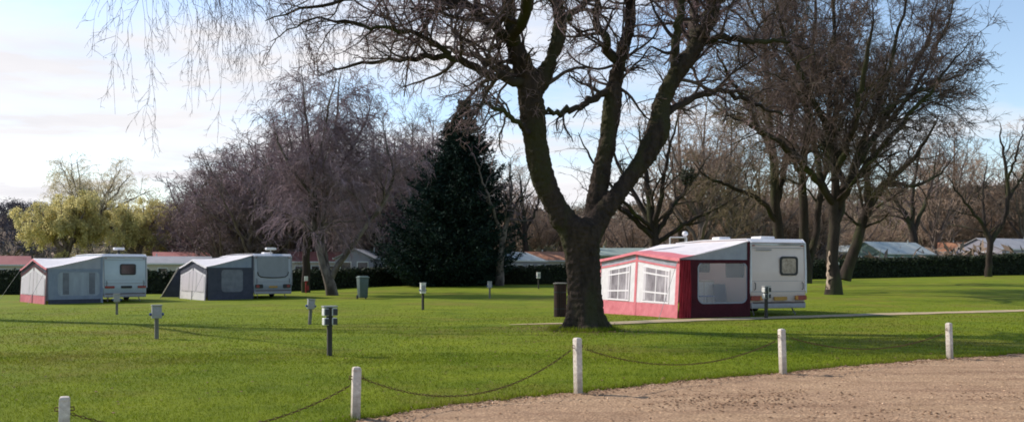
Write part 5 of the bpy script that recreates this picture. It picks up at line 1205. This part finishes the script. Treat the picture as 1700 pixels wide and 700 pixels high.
for px, yt, Y, v, wd_ in [(575, 225, 96, 1, 1.1), (590, 250, 88, 1, 1.2), (632, 240, 84, 1, 1.1), (665, 232, 86, 3, 1.0), (700, 240, 86, 1, 1.0), (618, 290, 86, 3, 1.3), (668, 300, 86, 3, 1.3), (612, 205, 90, 1, 1.0), (650, 212, 100, 0, 1.1), (682, 200, 92, 2, .9), (712, 196, 104, 1, .9), (600, 320, 92, 3, 1.4), (640, 330, 92, 3, 1.4), (560, 335, 94, 3, 1.4), (690, 300, 94, 3, 1.2), (735, 215, 110, 0, .9), (850, 265, 120, 1, .9), (905, 320, 125, 3, 1.2), (835, 300, 130, 0, 1.1), (1130, 165, 105, 1, 1.0), (1165, 180, 98, 0, 1.0), (1210, 190, 100, 2, 1.0), (1050, 340, 120, 3, 1.4), (1150, 330, 115, 3, 1.5), (1215, 320, 112, 3, 1.5), (1000, 345, 125, 3, 1.4), (880, 350, 125, 3, 1.5), (930, 352, 130, 3, 1.5)]:
    wood(px, yt, Y, v, LM, GM, wd_)
for px, yt, Y, v, wd_ in [(1262, 260, 108, 1, 1.2), (1310, 280, 112, 0, 1.3), (1552, 235, 125, 1, 1.1), (1578, 215, 130, 2, 1.0), (1360, 300, 115, 3, 1.4), (1420, 340, 128, 3, 1.5), (1470, 345, 132, 3, 1.5), (1540, 335, 135, 3, 1.5), (1595, 330, 135, 3, 1.5), (1650, 318, 135, 3, 1.4), (1700, 215, 128, 0, 1.0), (1690, 330, 132, 3, 1.4), (1750, 320, 135, 3, 1.3), (1275, 345, 112, 3, 1.6), (1330, 345, 112, 3, 1.6)]:
    wood(px, yt, Y, v, LR, GR, wd_)

# far dark pines at the right edge
def pine(label, px, ytop, Y, seed):
    r = np.random.default_rng(seed); x = (px - CX) / F * Y; b0 = (x, Y, gz(x, Y)); Ht = CZ + (HY - ytop) / F * Y - b0[2]
    t = thing('pine_tree', label, 'tree', b0, 0, 'dark pines far off at right')
    B().tube([(0, 0, -.2), (.2, 0, Ht * .5), (.1, 0, Ht * .95)], [.4, .3, .08], 8).obj('trunk', M['bark_dark'], t)
    n = 5000; cl = r.normal(0, 1, (26, 3)) * np.array([1.9, 1.9, Ht * .13]) + np.array([0, 0, Ht * .78]); c = cl[r.integers(0, 26, n)] + r.normal(0, .62, (n, 3)); c[:, 2] = np.minimum(c[:, 2], Ht)
    d = nrm(r.normal(0, 1, (n, 3))) * .32; s = nrm(np.cross(d, r.normal(0, 1, (n, 3)))) * .12
    link('crown', np_mesh('crown', np.stack([c - d, c + s, c + d, c - s], 1).reshape(-1, 3), np.arange(n * 4).reshape(-1, 4)), M['pine'], t)
pine('taller dark pine far off behind the right edge tree', 1652, 292, 170, 1); pine('lower dark pine far off, left of the taller pine', 1622, 312, 175, 2); pine('dark pine far off at the extreme right edge', 1694, 306, 172, 3)

# ---- hills and the far woods on them
def hills():
    pxs = np.arange(-900, 2700, 12.0); r = np.random.default_rng(12)
    yt = np.interp(pxs, [-900, -200, 0, 60, 160, 300, 600, 900, 1100, 1300, 1500, 1700, 2000, 2700], [352, 346, 350, 352, 362, 368, 366, 362, 352, 340, 326, 322, 318, 330])
    bumps = np.convolve(r.normal(0, 5, len(pxs)), np.ones(2) / 2, 'same')
    rows = []
    for k, (Yk, f) in enumerate([(210, 0.0), (270, .30), (340, .70), (420, 1.0), (520, .9), (900, .2)]):
        row = []
        for p, y_, b_ in zip(pxs, yt, bumps):
            x = (p - CX) / F * Yk; zt = CZ + (HY - (y_ + 6 + b_ * .5)) / F * 420
            row.append((x, Yk, zt * f + (1 - f) * (3.0 if k < 5 else -4) - (3 if k == 0 else 0)))
        rows.append(row)
    V = np.array(rows); i = np.arange(V.shape[0] * V.shape[1]).reshape(V.shape[:2])
    tag(link('hills', np_mesh('hills', V.reshape(-1, 3), np.stack([i[:-1, :-1], i[:-1, 1:], i[1:, 1:], i[1:, :-1]], -1).reshape(-1, 4), True), M['hill']), kind='structure')
    # woodland standing on the slope: twiggy crowns
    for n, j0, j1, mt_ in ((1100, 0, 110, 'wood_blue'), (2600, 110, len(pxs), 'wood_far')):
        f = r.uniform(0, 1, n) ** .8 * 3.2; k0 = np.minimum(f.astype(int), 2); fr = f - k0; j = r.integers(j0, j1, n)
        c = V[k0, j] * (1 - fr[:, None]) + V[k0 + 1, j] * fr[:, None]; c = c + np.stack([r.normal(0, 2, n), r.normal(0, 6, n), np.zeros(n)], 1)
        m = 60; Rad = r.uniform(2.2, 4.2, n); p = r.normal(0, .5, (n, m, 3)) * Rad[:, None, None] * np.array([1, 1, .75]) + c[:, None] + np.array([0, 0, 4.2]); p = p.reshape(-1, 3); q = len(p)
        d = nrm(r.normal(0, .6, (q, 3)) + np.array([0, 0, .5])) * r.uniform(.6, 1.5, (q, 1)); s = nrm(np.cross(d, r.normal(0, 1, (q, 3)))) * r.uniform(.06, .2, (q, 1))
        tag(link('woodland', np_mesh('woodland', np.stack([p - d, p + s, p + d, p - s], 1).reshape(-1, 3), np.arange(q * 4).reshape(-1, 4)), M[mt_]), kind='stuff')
    # scrub and low undergrowth between the homes and the woods
    n = 26000; y = r.uniform(100, 200, n); x = (r.uniform(-120, 1820, n) - CX) / F * y; z = ground(x, y); hh = r.uniform(0, 1, n) ** 1.3 * (2.6 + 1.8 * np.sin(x * .21) * np.sin(x * .05 + 1))
    p = np.stack([x, y, z + hh], 1); d = nrm(r.normal(0, .7, (n, 3)) + np.array([0, 0, .5])) * r.uniform(.4, 1.2, (n, 1)); s = nrm(np.cross(d, r.normal(0, 1, (n, 3)))) * r.uniform(.08, .3, (n, 1))
    tag(link('undergrowth', np_mesh('undergrowth', np.stack([p - d, p + s, p + d, p - s], 1).reshape(-1, 3), np.arange(n * 4).reshape(-1, 4)), M['wood_far']), kind='stuff')
hills()

# ================================================================== SKY, SUN, CAMERA
SUN_AZ = R(-67); SUN_EL = R(38)           # azimuth from +Y towards +X: the sun stands to the left, beyond the subject
sv = Vector((math.sin(SUN_AZ) * math.cos(SUN_EL), math.cos(SUN_AZ) * math.cos(SUN_EL), math.sin(SUN_EL)))
sun = bpy.data.lights.new('sun', 'SUN'); sun.energy = 5.0; sun.angle = R(.53); sun.color = (1.0, .93, .84)
so = bpy.data.objects.new('sun', sun); COL.objects.link(so); so.rotation_euler = sv.to_track_quat('Z', 'Y').to_euler(); so.location = (-40, 30, 40)
w = bpy.data.worlds.new('World'); S.world = w; w.use_nodes = True
t = w.node_tree; N = t.nodes; L = t.links; N.clear()
out = N.new('ShaderNodeOutputWorld'); bg = N.new('ShaderNodeBackground'); sky = N.new('ShaderNodeTexSky')
sky.sky_type = 'NISHITA'; sky.sun_disc = False; sky.sun_elevation = SUN_EL; sky.sun_rotation = SUN_AZ; sky.air_density = 1.0; sky.dust_density = .6; sky.ozone_density = 1.5
bg.inputs['Strength'].default_value = .15
tc = N.new('ShaderNodeTexCoord'); sp = N.new('ShaderNodeSeparateXYZ'); L.new(tc.outputs['Generated'], sp.inputs[0])
def mth(op, a, b=None):
    n = N.new('ShaderNodeMath'); n.operation = op
    for i, v in enumerate((a, b)):
        if v is None: continue
        if isinstance(v, (int, float)): n.inputs[i].default_value = v
        else: L.new(v, n.inputs[i])
    return n.outputs[0]
zc = mth('ADD', mth('MAXIMUM', sp.outputs['Z'], 0.0), .10)
cb = N.new('ShaderNodeCombineXYZ'); L.new(mth('DIVIDE', sp.outputs['X'], zc), cb.inputs[0]); L.new(mth('DIVIDE', sp.outputs['Y'], zc), cb.inputs[1])
mp = N.new('ShaderNodeMapping'); mp.inputs['Location'].default_value = (3.1, 1.4, 0); mp.inputs['Scale'].default_value = (.75, 1.0, 1); L.new(cb.outputs[0], mp.inputs[0])
n1 = N.new('ShaderNodeTexNoise'); n1.inputs['Scale'].default_value = 1.1; n1.inputs['Detail'].default_value = 9; n1.inputs['Roughness'].default_value = .55; n1.inputs['Distortion'].default_value = .3; L.new(mp.outputs[0], n1.inputs['Vector'])
# more cloud towards the left and near the horizon
bias = mth('ADD', mth('MULTIPLY', sp.outputs['X'], -.17), mth('ADD', mth('MULTIPLY', sp.outputs['Z'], -.55), mth('ADD', mth('MULTIPLY', sp.outputs['Y'], .20), -.18)))
cf = mth('ADD', mth('ADD', n1.outputs['Fac'], bias), .06)
cr = N.new('ShaderNodeValToRGB'); cr.color_ramp.elements[0].position = .40; cr.color_ramp.elements[1].position = .60; L.new(cf, cr.inputs['Fac'])
n2 = N.new('ShaderNodeTexNoise'); n2.inputs['Scale'].default_value = 2.0; n2.inputs['Detail'].default_value = 7; L.new(mp.outputs[0], n2.inputs['Vector'])
cc = N.new('ShaderNodeValToRGB'); cc.color_ramp.elements[0].position = .3; cc.color_ramp.elements[1].position = .7
cc.color_ramp.elements[0].color = (5.8, 5.75, 6.05, 1); cc.color_ramp.elements[1].color = (6.8, 6.7, 6.85, 1); L.new(n2.outputs['Fac'], cc.inputs['Fac'])
mx = N.new('ShaderNodeMix'); mx.data_type = 'RGBA'; L.new(cr.outputs[0], mx.inputs['Factor']); vm = N.new('ShaderNodeVectorMath'); vm.operation = 'MULTIPLY'; vm.inputs[1].default_value = (1.42, 1.36, 1.32); L.new(sky.outputs[0], vm.inputs[0]); L.new(vm.outputs[0], mx.inputs['A']); L.new(cc.outputs[0], mx.inputs['B'])
L.new(mx.outputs['Result'], bg.inputs['Color']); L.new(bg.outputs[0], out.inputs[0])

cam = bpy.data.cameras.new('camera'); co = bpy.data.objects.new('camera', cam); COL.objects.link(co)
co.location = (0, 0, CZ); co.rotation_euler = (R(90), 0, 0)
cam.sensor_width = 36; cam.lens = 36 * F / 1700; cam.shift_y = (HY - 350) / 1700; cam.clip_end = 5000; cam.clip_start = .1
S.camera = co
S.view_settings.view_transform = 'Standard'; S.view_settings.look = 'None'; S.view_settings.exposure = 0; S.view_settings.gamma = 1
S.render.engine = 'CYCLES'; S.cycles.max_bounces = 6; S.cycles.transparent_max_bounces = 12; S.cycles.filter_width = 1.8
S.render.resolution_x = 1024; S.render.resolution_y = 421
